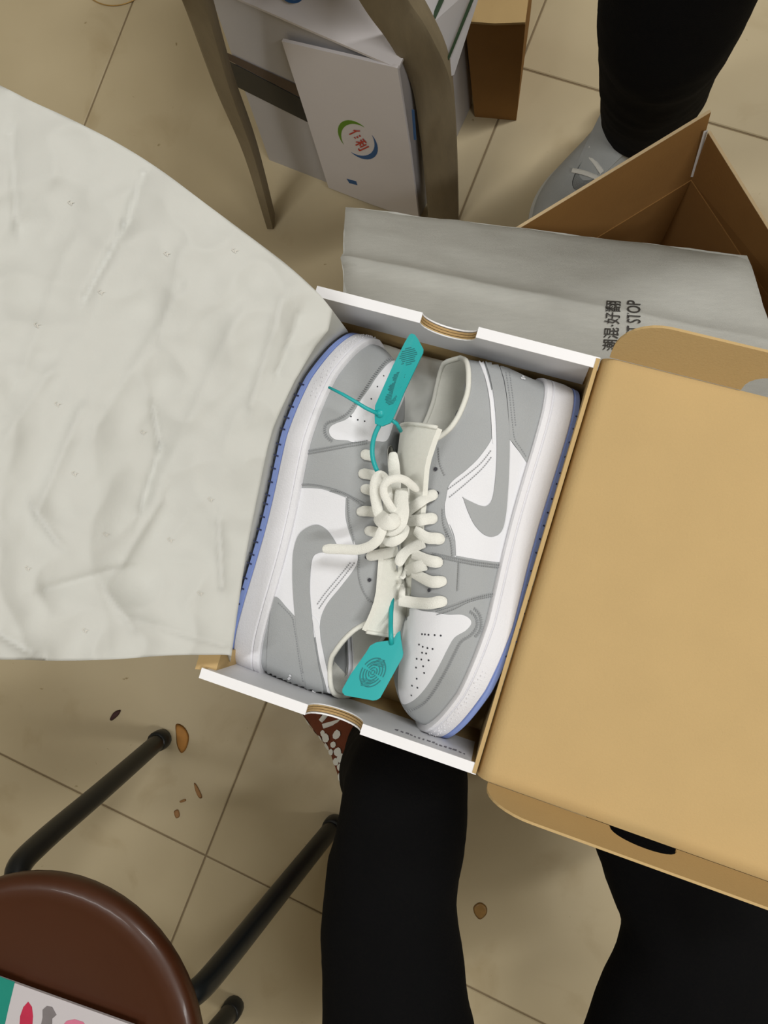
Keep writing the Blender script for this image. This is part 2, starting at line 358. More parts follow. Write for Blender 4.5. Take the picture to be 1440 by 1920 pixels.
class Sneaker:
    """pieces in shoe coordinates: x heel to toe, y to the shoe's left, z up"""
    def __init__(s, M, lift=0.0): s.M = M; s.Mi = M.inverted(); s.lift = lift
    def top(s, t): return Vector((t[0], t[1], t[2] + s.lift * float(np.interp(t[0], [.04, .09, .15, .215], [0, 1, .9, 0]))))
    def W(s, p): return s.M @ Vector(p)
    def upper(s):
        rows = []; n = 22
        for v in range(n + 1):
            r = []
            for b, t in RING:
                x = b[0]; B = Vector((b[0], b[1], zmid(x) - .006)); T = s.top(t)
                toe = max(0, min(1, (x - .19) / .09)); toe = toe * toe * (3 - 2 * toe)
                heel = max(0, 1 - x / .03)
                h = .034 * (1 - toe) + .026 * toe
                d = Vector((b[0] - t[0], b[1] - t[1], 0))
                C1 = B + Vector((-.003 * heel, .0, h)) + d * (.06 * (1 - toe) + .02 * toe)
                C2 = T + d * (.62 * (1 - toe) + .60 * toe) + Vector((-.002 * heel, 0, -.018 * (1 - toe) + .004 * toe))
                r.append(s.W(bez(B, C1, C2, T, v / n)))
            rows.append(r)
        m = MB(); m.grid(rows, True); return m
    def outline(s, grow):
        P = [Vector((b[0], b[1])) for b, t in RING]; n = len(P); out = []
        for i in range(n):
            t = P[(i + 1) % n] - P[i - 1]; nn = Vector((t.y, -t.x))
            if nn.dot(P[i] - Vector((.15, 0))) < 0 and abs(P[i].x - .15) > .1: nn = -nn
            if abs(P[i].x - .15) <= .1 and nn.y * P[i].y < 0: nn = -nn
            out.append(P[i] + nn.normalized() * grow)
        return out
    def loft(s, prof):
        rows = []
        for g, zf in prof:
            rows.append([s.W((p.x, p.y, zf(p.x))) for p in s.outline(g)])
        m = MB(); m.grid(rows, True); n = len(rows[0])
        m.f.append(tuple(range(n - 1, -1, -1))); m.f.append(tuple(range((len(rows) - 1) * n, len(rows) * n))); return m
    def midsole(s):
        lo = lambda f: (lambda x: zsole(x) + .0062 + (zmid(x) - zsole(x) - .0062) * f)
        return s.loft([(.0036, lo(0)), (.0052, lo(.06)), (.0058, lo(.3)), (.0052, lo(.70)), (.0040, lo(.74)), (.0050, lo(.79)), (.0046, lo(.95)), (.0030, lo(1.0)), (-.002, lo(1.0))])
    def outsole(s):
        z = lambda d: (lambda x: zsole(x) + d)
        return s.loft([(-.002, z(0)), (.0030, z(.0004)), (.0050, z(.0018)), (.0052, z(.0056)), (.004, z(.0062))])
    def lining(s):
        rows = []
        for v in range(10):
            f = v / 9; r = []
            for b, t in RING:
                T = s.top(t); tb_ = 1 if t[0] < .1 else max(0, 1 - (t[0] - .1) / .03)
                c = Vector((.06 + .4 * min(t[0], .12), 0, 0)); inw = Vector((c.x - t[0], -t[1], 0))
                if inw.length > 1e-6: inw.normalize()
                if t[0] > .1: inw = Vector((0, -1 if t[1] > 0 else 1, 0)) if abs(t[1]) > 1e-4 else Vector((-1, 0, 0))
                k = (.0045 * math.sin(min(1, f * 4) * math.pi / 2) * tb_) + .001
                p = T + inw * k + Vector((0, 0, -f * (T.z - .034) * (tb_ * .97 + .03)))
                if f > 0: p += Vector((b[0] - t[0], b[1] - t[1], 0)) * (.45 * max(0, f - .25)) * tb_
                r.append(s.W(p))
            rows.append(r)
        m = MB(); m.grid(rows, True); n = len(rows[0]); m.f.append(tuple(range(9 * n, 10 * n))); return m
    def binding(s, r=.0022):
        pts = []
        for i in range(len(RING)):
            t = RING[i][1]
            pts.append((i, t))
        half = [p for p in _kt if p[0] < .135]
        path = [far_side(t) for t in half[::-1]] + half[1:]
        return MB().tube([s.W(s.top(t) + Vector((0, 0, .0005))) for t in path], r, 8)
    def tongue(s, top=.072, w1=.042):
        rows_o, rows_i = [], []; N = 18; K = 12
        for i in range(N + 1):
            f = i / N; x = lerp(.214, top, f); z = float(np.interp(x, [.05, .075, .10, .125, .15, .175, .2, .214], [.127, .126, .121, .110, .100, .090, .078, .071]))
            w_ = lerp(.014, w1, f ** .8); ro, ri = [], []
            for k in range(K + 1):
                y = lerp(-w_, w_, k / K); zz = z - (abs(y) ** 2) * lerp(8, 11, f) + .001 + s.lift * .8 * float(np.interp(x, [.04, .09, .15, .215], [.6, 1, .9, 0]))
                ro.append(s.W((x, y, zz))); ri.append(s.W((x, y, zz - .004)))
            rows_o.append(ro); rows_i.append(ri)
        m = MB(); loop = [ro + ri[::-1] for ro, ri in zip(rows_o, rows_i)]; m.grid(loop, True); n = len(loop[0])
        m.f += [tuple(range(n - 1, -1, -1)), tuple(range(N * n, (N + 1) * n))]
        edge = [p for p in rows_o[-1]]
        return m, edge

def make_sneaker(name, label, cat, M, mats=None, loc=None, group=None, lift=0.0):
    mu, mm, mo, ml = mats or (M_GREY, M_MID, M_OUT, M_LINING)
    s = Sneaker(M, lift); root = thing(name, label, cat, loc or s.W((.15, 0, 0)), group)
    s.root = root; s.mu = s.upper(); s.mm = s.midsole(); s.mt, s.tedge = s.tongue()
    s.up_o = s.mu.build('upper', mu, root, smooth=True)
    s.sole_o = s.mm.build('midsole', mm, root, smooth=True, auto=35)
    s.out_o = s.outsole().build('outsole', mo, root, smooth=True, auto=35)
    s.lin_o = s.lining().build('lining', ml, root, smooth=True)
    s.tong_o = s.mt.build('tongue', ml, root, smooth=True, auto=50)
    s.binding().build('collar_binding', ml, s.lin_o, smooth=True)
    s.bv = s.mu.bvh()
    allm = MB(); [allm.add(q.v, q.f) for q in (s.mu, s.mm, s.mt)]; s.bva = allm.bvh()
    return s
def hit(bv, px, py):
    d = ray(px, py); p, n_, i, dist = bv.ray_cast(CV, d)
    if p is None: return None, None
    if n_.dot(d) > 0: n_ = -n_
    return p, n_
def panel(s, name, poly, m, off, parent, mirror=True, bv=None, step=4.0, n=5, label=None):
    bv = bv or s.bv
    P = cr(poly, n, True)
    xs = [p[0] for p in P]; ys = [p[1] for p in P]; pts = [Vector((p[0], p[1])) for p in P]; nb = len(pts)
    def inside(x, y):
        c = False; j_ = nb - 1
        for i in range(nb):
            if (ys[i] > y) != (ys[j_] > y) and x < (xs[j_] - xs[i]) * (y - ys[i]) / (ys[j_] - ys[i]) + xs[i]: c = not c
            j_ = i
        return c
    y = min(ys) + step / 2
    while y < max(ys):
        x = min(xs) + step / 2
        while x < max(xs):
            if inside(x, y): pts.append(Vector((x, y)))
            x += step
        y += step
    v2, e2, f2, *_ = delaunay_2d_cdt(pts, [], [list(range(nb))], 1, 1e-4)
    H_ = [hit(bv, p.x, p.y) for p in v2]
    cen = Vector((sum(xs) / nb, sum(ys) / nb))
    for i, p in enumerate(v2):
        if H_[i][0] is None and i < nb:
            for k_ in range(1, 30):
                q = Vector(p).lerp(cen, k_ * .008); h_ = hit(bv, q.x, q.y)
                if h_[0] is not None: H_[i] = h_; break
    f2 = [f for f in f2 if all(H_[i][0] is not None for i in f)]
    # drop slivers that jump over the silhouette
    f2 = [f for f in f2 if max((H_[f[i]][0] - H_[f[i - 1]][0]).length for i in range(len(f))) < .012]
    used = sorted({i for f in f2 for i in f}); mp = {o: k for k, o in enumerate(used)}
    top = [H_[i][0] + H_[i][1] * off for i in used]; bot = [H_[i][0] - H_[i][1] * .0004 for i in used]
    k = len(used); faces = [tuple(mp[i] for i in f) for f in f2]
    cnt = {}
    for f in faces:
        for i in range(len(f)):
            a, b = f[i], f[(i + 1) % len(f)]; cnt[(a, b)] = 1
    sk = [(b, a, a + k, b + k) for (a, b) in cnt if (b, a) not in cnt]
    mb = MB(); mb.add(top + bot, faces + sk)
    if mirror:
        mv = [s.M @ Vector((q.x, -q.y, q.z)) for q in (s.Mi @ p for p in top + bot)]
        mb.add(mv, [f[::-1] for f in faces + sk])
    o = mb.build(name, m, parent, smooth=True, auto=50, label=label)
    s.extra = getattr(s, 'extra', []) + [mb]
    return o
def stitches(s, lines, m, parent, gap=4.6, ln=2.6, wd=.00035, off=.0014, rot=0.0):
    mb = MB()
    for line in lines:
        P = cr(line, 10); seg = [0]
        for a, b in zip(P, P[1:]): seg.append(seg[-1] + np.linalg.norm(b - a))
        d = 0
        while d < seg[-1] - ln:
            q = []
            for dd in (d, d + ln):
                i = max(0, min(len(P) - 2, int(np.searchsorted(seg, dd)) - 1)); t = (dd - seg[i]) / max(1e-6, seg[i + 1] - seg[i]); q.append(P[i] + (P[i + 1] - P[i]) * t)
            if rot:
                c = (q[0] + q[1]) / 2; v = (q[1] - q[0]) / 2; cs, sn = math.cos(rot), math.sin(rot); v = np.array([v[0] * cs - v[1] * sn, v[0] * sn + v[1] * cs]); q = [c - v, c + v]
            h0, h1 = hit(s.bv, *q[0]), hit(s.bv, *q[1])
            if h0[0] is not None and h1[0] is not None and (h0[0] - h1[0]).length < .006:
                a, b = h0[0] + h0[1] * off, h1[0] + h1[1] * off; t = (b - a).normalized(); sd = t.cross(h0[1]).normalized() * wd; up = h0[1] * .0004
                mb.hexa([a - sd - up, b - sd - up, b + sd - up, a + sd - up], [a - sd + up * .4, b - sd + up * .4, b + sd + up * .4, a + sd + up * .4])
            d += gap
    return mb.build('stitching', m, parent, kind='stuff')
def dots(s, pts, m, parent, name, r=.0008, off=.0009):
    mb = MB()
    for x, y in pts:
        p, n_ = hit(s.bv, x, y)
        if p is None: continue
        t = n_.orthogonal().normalized(); b = n_.cross(t); c = p + n_ * off
        mb.add([c + t * (r * math.cos(k * math.pi / 4)) + b * (r * math.sin(k * math.pi / 4)) for k in range(8)], [tuple(range(8))])
    return mb.build(name, m, parent, kind='stuff')
def lace(s, pts, w=.0068, name='lace', parent=None, n=6, th=.0022, bv=None, t0=.45, t1=1.0):
    """pts: (px, py, lift) above the shoe surface, or (px, py, None, z) at a given height"""
    P3, NN = [], []
    for q in pts:
        if len(q) == 4: P3.append(un(q[0], q[1], q[3])); NN.append(Vector((0, 0, 1)))
        else:
            p, n_ = hit(bv or s.bva, q[0], q[1])
            if p is None: p = un(q[0], q[1], .605); n_ = Vector((0, 0, 1))
            P3.append(p - ray(q[0], q[1]) * q[2]); NN.append(n_)
    A = [Vector(p) for p in cr([tuple(p) for p in P3], n)]; B = [Vector(p).normalized() for p in cr([tuple(p) for p in NN], n)]
    return MB().ribbon(A, B, w, th, t0, t1).build(name, M_LACE, parent or s.root, smooth=True, auto=60)
def R1(*q): return [(400 + x / 2, 550 + y / 2) for x, y in q]
def R2(*q): return [(400 + x / 2, 960 + y / 2) for x, y in q]
def C4(*q): return [(560 + x / 4.8, 600 + y / 4.8) for x, y in q]
def C5(*q): return [(620 + x / 4.8, 840 + y / 4.8) for x, y in q]
def C6(*q): return [(620 + x / 4, 1100 + y / 4) for x, y in q]

def pose(Rm, t, sc): return Matrix([[Rm[i][k] * sc for k in range(3)] + [t[i]] for i in range(3)] + [[0, 0, 0, 1]])
SR_M = pose([[-.30192, .33831, -.89127], [-.95155, -.05067, .30319], [.05740, .93967, .33725]], (.0482, .1348, .5511), 1.003)
SL_M = pose([[.30332, -.18251, .93523], [.95143, .00376, -.30782], [.05262, .98318, .17476]], (-.2358, -.0941, .5498), .9995)

# ---- sneaker with its sole along the lid
SR = make_sneaker('sneaker', 'grey and white low sneaker lying with its sole toward the kraft lid', 'shoe', SR_M, group='pair of sneakers')
sr_sw = R1((1060, 262), (1085, 330), (1100, 420), (1109, 540), (1108, 640), (1103, 740), (1095, 830), (1080, 890), (1050, 912), (1015, 905), (980, 870), (955, 820), (937, 768), (937, 768), (965, 782), (1000, 797), (1025, 797), (1045, 770), (1056, 700), (1062, 600), (1060, 500), (1052, 400), (1037, 320), (1018, 250))
sr_q = R1((1040, 380), (1048, 480), (1046, 540), (1000, 612), (950, 662), (888, 715), (872, 775), (868, 800), (872, 840), (890, 890), (904, 930)) + R2((885, 45), (905, 95), (910, 164), (910, 164), (1000, 180), (1100, 192), (1100, 192), (1112, 120)) + R1((1125, 900), (1150, 760), (1180, 655), (1177, 640), (1150, 600), (1112, 548), (1090, 480), (1070, 380), (1050, 360))
sr_toe = R2((735, 365), (790, 372), (830, 376), (880, 385), (930, 385), (960, 400), (966, 420), (945, 445), (905, 470), (880, 510), (850, 570), (810, 640), (770, 690), (735, 715), (712, 718), (700, 690), (694, 640), (700, 560), (712, 460))
sr_heel = R1((1075, 275), (1120, 292), (1180, 320), (1245, 350), (1243, 420), (1232, 490), (1205, 570), (1177, 640), (1177, 640), (1150, 600), (1125, 565), (1110, 548), (1110, 548), (1103, 420), (1090, 330))
panel(SR, 'quarter', sr_q, M_WHITE, .0006, SR.up_o, label='white side panel')
panel(SR, 'toe_box', sr_toe, M_WHITE, .0006, SR.up_o, mirror=False, label='white perforated toe panel')
panel(SR, 'swoosh', sr_sw, M_GREY, .0017, SR.up_o, label='grey curved side mark')
panel(SR, 'heel_overlay', sr_heel, M_GREY, .0012, SR.up_o)
panel(SR, 'piping', R1((985, 236), (1003, 240), (1024, 300), (1042, 370), (1050, 440), (1054, 540), (1046, 560), (1042, 480), (1034, 390), (1016, 310)), M_WHITE, .0012, SR.up_o)
stitches(SR, [R1((1070, 290), (1082, 360), (1092, 450), (1098, 560), (1096, 680), (1086, 800), (1070, 880), (1045, 898), (1015, 890), (985, 855), (965, 815)),
              R1((1095, 300), (1108, 380), (1118, 470), (1128, 545), (1150, 580), (1172, 615)), R1((1108, 300), (1122, 400), (1132, 500)),
              R1((880, 735), (940, 690), (1000, 640), (1040, 590)), R1((885, 765), (945, 715), (1005, 660), (1045, 610)),
              R1((860, 810), (862, 860), (880, 920)) + R2((870, 60), (890, 110), (897, 172)), R1((845, 580), (850, 640), (870, 690))], M_STITCH, SR.up_o)
stitches(SR, [R2((820, 155), (880, 168), (960, 185), (1030, 195), (1090, 202)), R2((820, 165), (880, 178), (960, 195), (1030, 205), (1090, 212)),
              R2((840, 385), (900, 365), (950, 340), (1000, 325), (1080, 310)), R2((838, 372), (900, 352), (950, 332), (1000, 317), (1080, 300)), R2((920, 190), (918, 240), (915, 300))], M_STITCH, SR.up_o, 3.6, 2.4)
stitches(SR, [R2((960, 372), (985, 395), (988, 430), (965, 462), (930, 485), (905, 530), (875, 590), (835, 660), (795, 712), (745, 742), (715, 745)), R2((975, 360), (1000, 390), (1002, 440), (975, 475))], M_STITCH, SR.up_o, 4.2, 5.0, .0003, .0010, 1.2)
dots(SR, C6((828, 366), (783, 363), (738, 361), (712, 358), (690, 356), (768, 466), (730, 460), (695, 450), (668, 434), (720, 500), (690, 494), (738, 550), (685, 545), (650, 540), (698, 595), (645, 605), (705, 645), (650, 688), (655, 755), (615, 740), (610, 812)), M_HOLE, SR.up_o, 'perforations', .0008)
dots(SR, [(817, 880), (820, 925)] + C5((1005, 828), (1000, 1030), (895, 1280)), M_HOLE, SR.up_o, 'eyelets', .0016, .0016)

# ---- sneaker with its sole along the tissue
SL = make_sneaker('sneaker', 'grey and white low sneaker lying with its sole toward the tissue paper', 'shoe', SL_M, group='pair of sneakers', lift=.013)
sl_sw = R2((360, 670), (345, 620), (330, 540), (318, 470), (310, 400), (302, 300), (300, 220), (303, 150), (320, 90), (350, 60), (390, 47), (425, 65), (455, 105), (478, 152), (478, 152), (440, 150), (400, 152), (378, 165), (368, 200), (363, 280), (366, 340), (372, 400), (380, 480), (395, 570), (414, 672))
sl_q = R1((282, 735), (330, 730), (400, 733), (450, 748), (497, 766), (497, 766), (495, 830), (505, 880), (525, 940)) + R2((528, 110), (540, 150), (536, 200), (482, 275), (428, 342), (404, 395), (397, 450), (380, 470), (350, 480), (325, 470), (318, 405), (318, 405), (280, 362), (233, 318), (228, 300), (245, 150), (262, 20))
sl_toe = C4((895, 365), (850, 368), (810, 390), (760, 440), (690, 530), (640, 610), (560, 720), (520, 790), (480, 850), (420, 900), (340, 930), (290, 960), (275, 1000), (290, 1045), (340, 1078), (440, 1085), (490, 1100), (620, 1092), (700, 1090), (790, 1080), (860, 900), (960, 640), (960, 450))
sl_heel = R2((230, 318), (280, 362), (318, 405), (318, 405), (325, 480), (338, 560), (348, 620), (358, 668), (290, 646), (214, 618), (203, 560), (212, 420))
panel(SL, 'quarter', sl_q, M_WHITE, .0006, SL.up_o, label='white side panel')
panel(SL, 'toe_box', sl_toe, M_WHITE, .0006, SL.up_o, mirror=False, label='white perforated toe panel')
panel(SL, 'swoosh', sl_sw, M_GREY, .0017, SL.up_o, label='grey curved side mark')
panel(SL, 'heel_overlay', sl_heel, M_GREY, .0012, SL.up_o)
panel(SL, 'piping', R2((372, 390), (385, 470), (400, 560), (424, 650), (430, 672), (447, 672), (438, 635), (420, 560), (404, 480), (397, 420)), M_WHITE, .0012, SL.up_o)
stitches(SL, [R2((338, 600), (326, 500), (317, 400), (312, 300), (311, 200), (322, 115), (350, 75), (385, 62), (420, 80), (445, 120)),
              R2((300, 400), (312, 470), (325, 560), (340, 640)), R2((245, 340), (290, 385), (305, 410)), R2((360, 690), (352, 620), (345, 560)),
              R2((530, 190), (480, 255), (430, 315), (395, 365)), R2((515, 190), (470, 245), (420, 305), (388, 350)),
              R2((548, 150), (545, 230), (560, 290), (585, 330), (610, 345)), R1((505, 765), (510, 850), (530, 930))], M_STITCH, SL.up_o)
stitches(SL, [R1((330, 605), (420, 590), (500, 575), (580, 562)), R1((330, 595), (420, 580), (500, 565), (580, 552)), R1((295, 722), (360, 716), (430, 728), (490, 748), (570, 790)), R1((440, 740), (500, 755), (570, 805))], M_STITCH, SL.up_o, 3.6, 2.4)
stitches(SL, [C4((880, 340), (820, 350), (760, 400), (680, 500), (600, 620), (540, 710), (490, 780), (430, 850), (340, 900), (255, 930), (235, 1000), (260, 1060), (320, 1100))], M_STITCH, SL.up_o, 4.2, 5.0, .0003, .0010, 1.2)
dots(SL, C4((530, 900), (590, 912), (650, 712), (705, 602), (760, 505), (470, 870)), M_HOLE, SL.up_o, 'perforations', .0007)
dots(SL, [(693, 1087), (688, 1045)], M_HOLE, SL.up_o, 'eyelets', .0016, .0016)
def grooves(s, x0, x1, nn):
    mb = MB(); O = s.outline(.0054)
    for k in range(nn):
        x = lerp(x0, x1, k / (nn - 1))
        for sg in (1, -1):
            c = min((p for p in O if p.y * sg > 0), key=lambda p: abs(p.x - x)); z = zsole(c.x)
            mb.hexa([s.W((c.x + a, c.y + b * sg, z + zz)) for a, b, zz in ((-.0006, -.002, -.0004), (.0006, -.002, -.0004), (.0006, .0003, -.0004), (-.0006, .0003, -.0004))],
                    [s.W((c.x + a, c.y + b * sg, z + .0040)) for a, b in ((-.0006, -.002), (.0006, -.002), (.0006, .0003), (-.0006, .0003))])
    mb.build('sole_groove', M_GROOVE, s.out_o, kind='stuff')
grooves(SL, .025, .245, 22); grooves(SR, .025, .22, 18)
for s in (SR, SL):
    MB().tube([p + (p - s.W((.1, 0, .05))).normalized() * .0005 for p in s.tedge], .0016, 8).build('tongue_edge', M_LINING, s.tong_o, smooth=True)
# raised sole texture at the toe
def toe_texture(s):
    mb = MB(); O = s.outline(.0058)
    for p in O:
        if p.x > .235 and p.y > -.02:
            for zf in (.35, .55):
                z = lerp(zsole(p.x) + .0075, zmid(p.x), zf + random.uniform(-.08, .08)); r = random.uniform(.0004, .0007)
                c = s.W((p.x, p.y, z)); mb.ball(c, r, 6)
    mb.build('toe_texture', M_MID, s.sole_o, kind='stuff')
toe_texture(SR); toe_texture(SL)
# tiny heel emblem
dots(SR, [(979, 709), (981, 713), (977, 712)], M_WHITE, SR.up_o, 'heel_emblem', .0012, .0020)
dots(SL, [(545, 1268), (546, 1264), (543, 1270)], M_WHITE, SL.up_o, 'heel_emblem', .0012, .0020)

# ---- laces, row by row
def L5(s, q, w=.0068, lift=.0016, **k): return lace(s, [(620 + x / 4.8, 840 + y / 4.8, l) for x, y, l in q], w, **k)
SR.extra_l = []
for q in ([(955, 405, .0005), (900, 430, .0035), (800, 490, .004), (700, 570, .0035), (640, 640, .004)],
          [(955, 640, .0005), (900, 635, .0035), (800, 650, .004), (700, 655, .003)],
          [(1020, 830, .0005), (960, 815, .0035), (860, 805, .004), (760, 735, .0035)],
          [(1005, 1030, .0005), (940, 1025, .0035), (860, 1005, .0035), (740, 950, .002)],
          [(1040, 1190, .0005), (960, 1205, .0035), (880, 1195, .0035), (740, 1120, .002)],
          [(1045, 1380, .0005), (970, 1385, .0035), (880, 1400, .004), (740, 1390, .004), (620, 1370, .003)]):
    L5(SR, q, .0090)
for q in ([(610, 1060, .003), (640, 980, .004), (720, 905, .0045), (840, 850, .0035)],
          [(640, 1170, .003), (680, 1110, .004), (760, 1075, .0045), (860, 1050, .003)],
          [(655, 1200, .002), (645, 1280, .0025), (640, 1350, .003)]):
    L5(SR, q, .0088 if q[0][0] != 655 else .005)
for q in ([(275, 60, .0005), (320, 60, .003), (380, 75, .002)], [(255, 235, .0005), (310, 232, .003), (400, 250, .002)],
          [(275, 372, .0005), (330, 372, .003), (400, 400, .002)], [(240, 582, .0005), (310, 568, .003), (410, 578, .002)],
          [(312, 750, .0005), (360, 748, .003), (420, 760, .002)], [(325, 985, .0008), (400, 965, .003), (500, 948, .003), (600, 925, .004)]):
    L5(SL, q, .0084)
def bow(q, w, **k): return lace(SR, [(620 + x / 4.8, 840 + y / 4.8, None, z) for x, y, z in q], w * 1.25, 'lace_bow', t0=.8, t1=.5, **k)
bow([(470, 690, .630), (425, 560, .634), (398, 400, .636), (405, 300, .636), (440, 250, .634), (485, 285, .630), (510, 400, .626), (520, 520, .624), (530, 620, .624)], .0066)
bow([(590, 610, .634), (535, 520, .640), (485, 430, .642), (478, 350, .643), (520, 295, .644), (600, 272, .643), (670, 290, .640), (730, 335, .635), (785, 385, .630)], .0050)
bow([(640, 370, .628), (635, 480, .634), (640, 580, .638), (620, 670, .640), (560, 725, .639), (470, 730, .636)], .0090)
bow([(430, 600, .632), (470, 650, .641), (540, 665, .644), (610, 620, .640)], .0100)
bow([(470, 790, .630), (520, 835, .634), (580, 830, .636), (640, 780, .634), (680, 700, .628)], .0070)
bow([(480, 700, .640), (450, 770, .642), (420, 830, .642), (350, 885, .640), (250, 915, .637), (120, 912, .634), (0, 908, .632), (-70, 912, .631)], .0062)
bow([(560, 470, .622), (580, 330, .618), (570, 180, .616), (560, 40, .614)], .0075)

# ------------------------------------------------------------------ teal security tags
allshoe = MB()
for s in (SR, SL): [allshoe.add(q.v, q.f) for q in (s.mu, s.mm, s.mt)]
BVA = allshoe.bvh()
def flat_tag(poly, z0, z1, axis):   # px polygon laid on a plane; height runs from z0 to z1 along axis (px)
    (ax, ay), (bx_, by) = axis; L2 = (bx_ - ax) ** 2 + (by - ay) ** 2
    return [un(x, y, lerp(z0, z1, ((x - ax) * (bx_ - ax) + (y - ay) * (by - ay)) / L2)) for x, y in poly]
zt = lambda x, y: None
t1 = thing('security_tag', 'teal plastic zip tag standing over the toe of the tissue-side sneaker', 'tag', un(711, 775, .64), 'teal tags')
ax1 = ((705, 800), (780, 640))
poly1 = C4((1020, 128), (1050, 140), (1075, 175), (1125, 268), (1122, 300), (1100, 345), (960, 640), (862, 870), (830, 930), (755, 960), (690, 935), (688, 870), (692, 775), (850, 420), (960, 205), (1000, 140))
body = MB().prism(flat_tag(poly1, .640, .668, ax1), (0, 0, .0022)).build('tag_body', M_TEAL, t1)
mb = MB()
random.seed(3)
for cx_, cy_, rx_, ry_ in ((990, 330, 90, 80), (905, 520, 62, 50), (868, 610, 66, 46), (835, 705, 56, 58)):
    for k in range(9):
        f = (k - 4) / 4.4; hw_ = rx_ * math.sqrt(max(0, 1 - f * f)) * random.uniform(.7, 1); yy = cy_ + f * ry_
        q = C4((cx_ - hw_, yy + hw_ * .25), (cx_ + hw_, yy - hw_ * .25), (cx_ + hw_, yy - hw_ * .25 + 9), (cx_ - hw_, yy + hw_ * .25 + 9))
        mb.prism([p + Vector((0, 0, .0021)) for p in flat_tag(q, .640, .668, ax1)], (0, 0, .0004))
mb.build('engraving', M_TEALD, body, kind='stuff')
MB().ball(un(560 + 738 / 4.8, 600 + 838 / 4.8, .644), .0042, 16).build('lock_ball', M_TEAL, t1, smooth=True)
MB().tube([un(x, y, z) for (x, y), z in zip(C4((725, 850), (600, 790), (520, 740), (400, 670), (270, 605)), (.646, .650, .652, .652, .650))], [.0016, .0015, .0014, .0013, .0010], 8).build('pin', M_TEAL, t1, smooth=True)
MB().tube([un(x, y, z) for (x, y), z in zip(cr(C4((735, 930), (690, 1020), (665, 1120), (665, 1230), (690, 1320), (720, 1385)), 4), np.linspace(.641, .628, 21))], .0019, 8).build('strap', M_TEAL, t1, smooth=True)
MB().tube([un(x, y, z) for (x, y), z in zip(C4((820, 890), (880, 930), (920, 1000)), (.642, .638, .630))], .0016, 8).build('strap_end', M_TEAL, t1, smooth=True)
t2 = thing('security_tag', 'teal plastic tag with oval emblem lying between the heel and toe of the sneakers', 'tag', un(700, 1255, .63), 'teal tags')
ax2 = ((720, 1190), (680, 1310))
poly2 = C6((300, 440), (345, 415), (440, 402), (475, 388), (500, 345), (522, 330), (530, 400), (546, 500), (540, 530), (375, 830), (350, 846), (320, 850), (112, 812), (92, 790), (92, 765), (150, 660), (270, 490))
body2 = MB().prism(flat_tag(poly2, .618, .634, ax2), (0, 0, .0022)).build('tag_body', M_TEAL, t2)
mb = MB()
def arc_px(c, a, b, rot, t0, t1_, wd, n_=26):
    P = []
    for sgn in (1, -1):
        T = np.linspace(t0, t1_, n_)
        if sgn < 0: T = T[::-1]
        for t in T:
            x, y = (a + sgn * wd) * math.cos(t), (b + sgn * wd) * math.sin(t)
            P.append((c[0] + x * math.cos(rot) - y * math.sin(rot), c[1] + x * math.sin(rot) + y * math.cos(rot)))
    return P
def emb(P): mb.prism([p + Vector((0, 0, .0021)) for p in flat_tag(C6(*P), .618, .634, ax2)], (0, 0, .0004))
for a_, b_ in ((118, 82), (92, 62), (66, 44), (40, 27), (18, 13)):
    for k in range(4): emb(arc_px((320, 640), a_, b_, -.95, k * 1.571 + .12, k * 1.571 + 1.45, 4.5, 10))
for k in range(6):
    for sg in (1, -1):
        d = 62 + k * 11; cx_, cy_ = 320 + sg * d * .55, 640 - sg * d * .83
        hw_ = 52 - k * 5; emb([(cx_ - hw_, cy_ - hw_ * .18), (cx_ + hw_, cy_ + hw_ * .18), (cx_ + hw_, cy_ + hw_ * .18 + 5), (cx_ - hw_, cy_ - hw_ * .18 + 5)])
mb.build('emblem', M_TEALD, body2, kind='stuff')
MB().tube([un(x, y, z) for (x, y), z in zip(C6((462, 80), (452, 200), (450, 290), (452, 360), (456, 430)), (.600, .606, .616, .624, .622))], .0019, 8).build('strap', M_TEAL, t2, smooth=True)

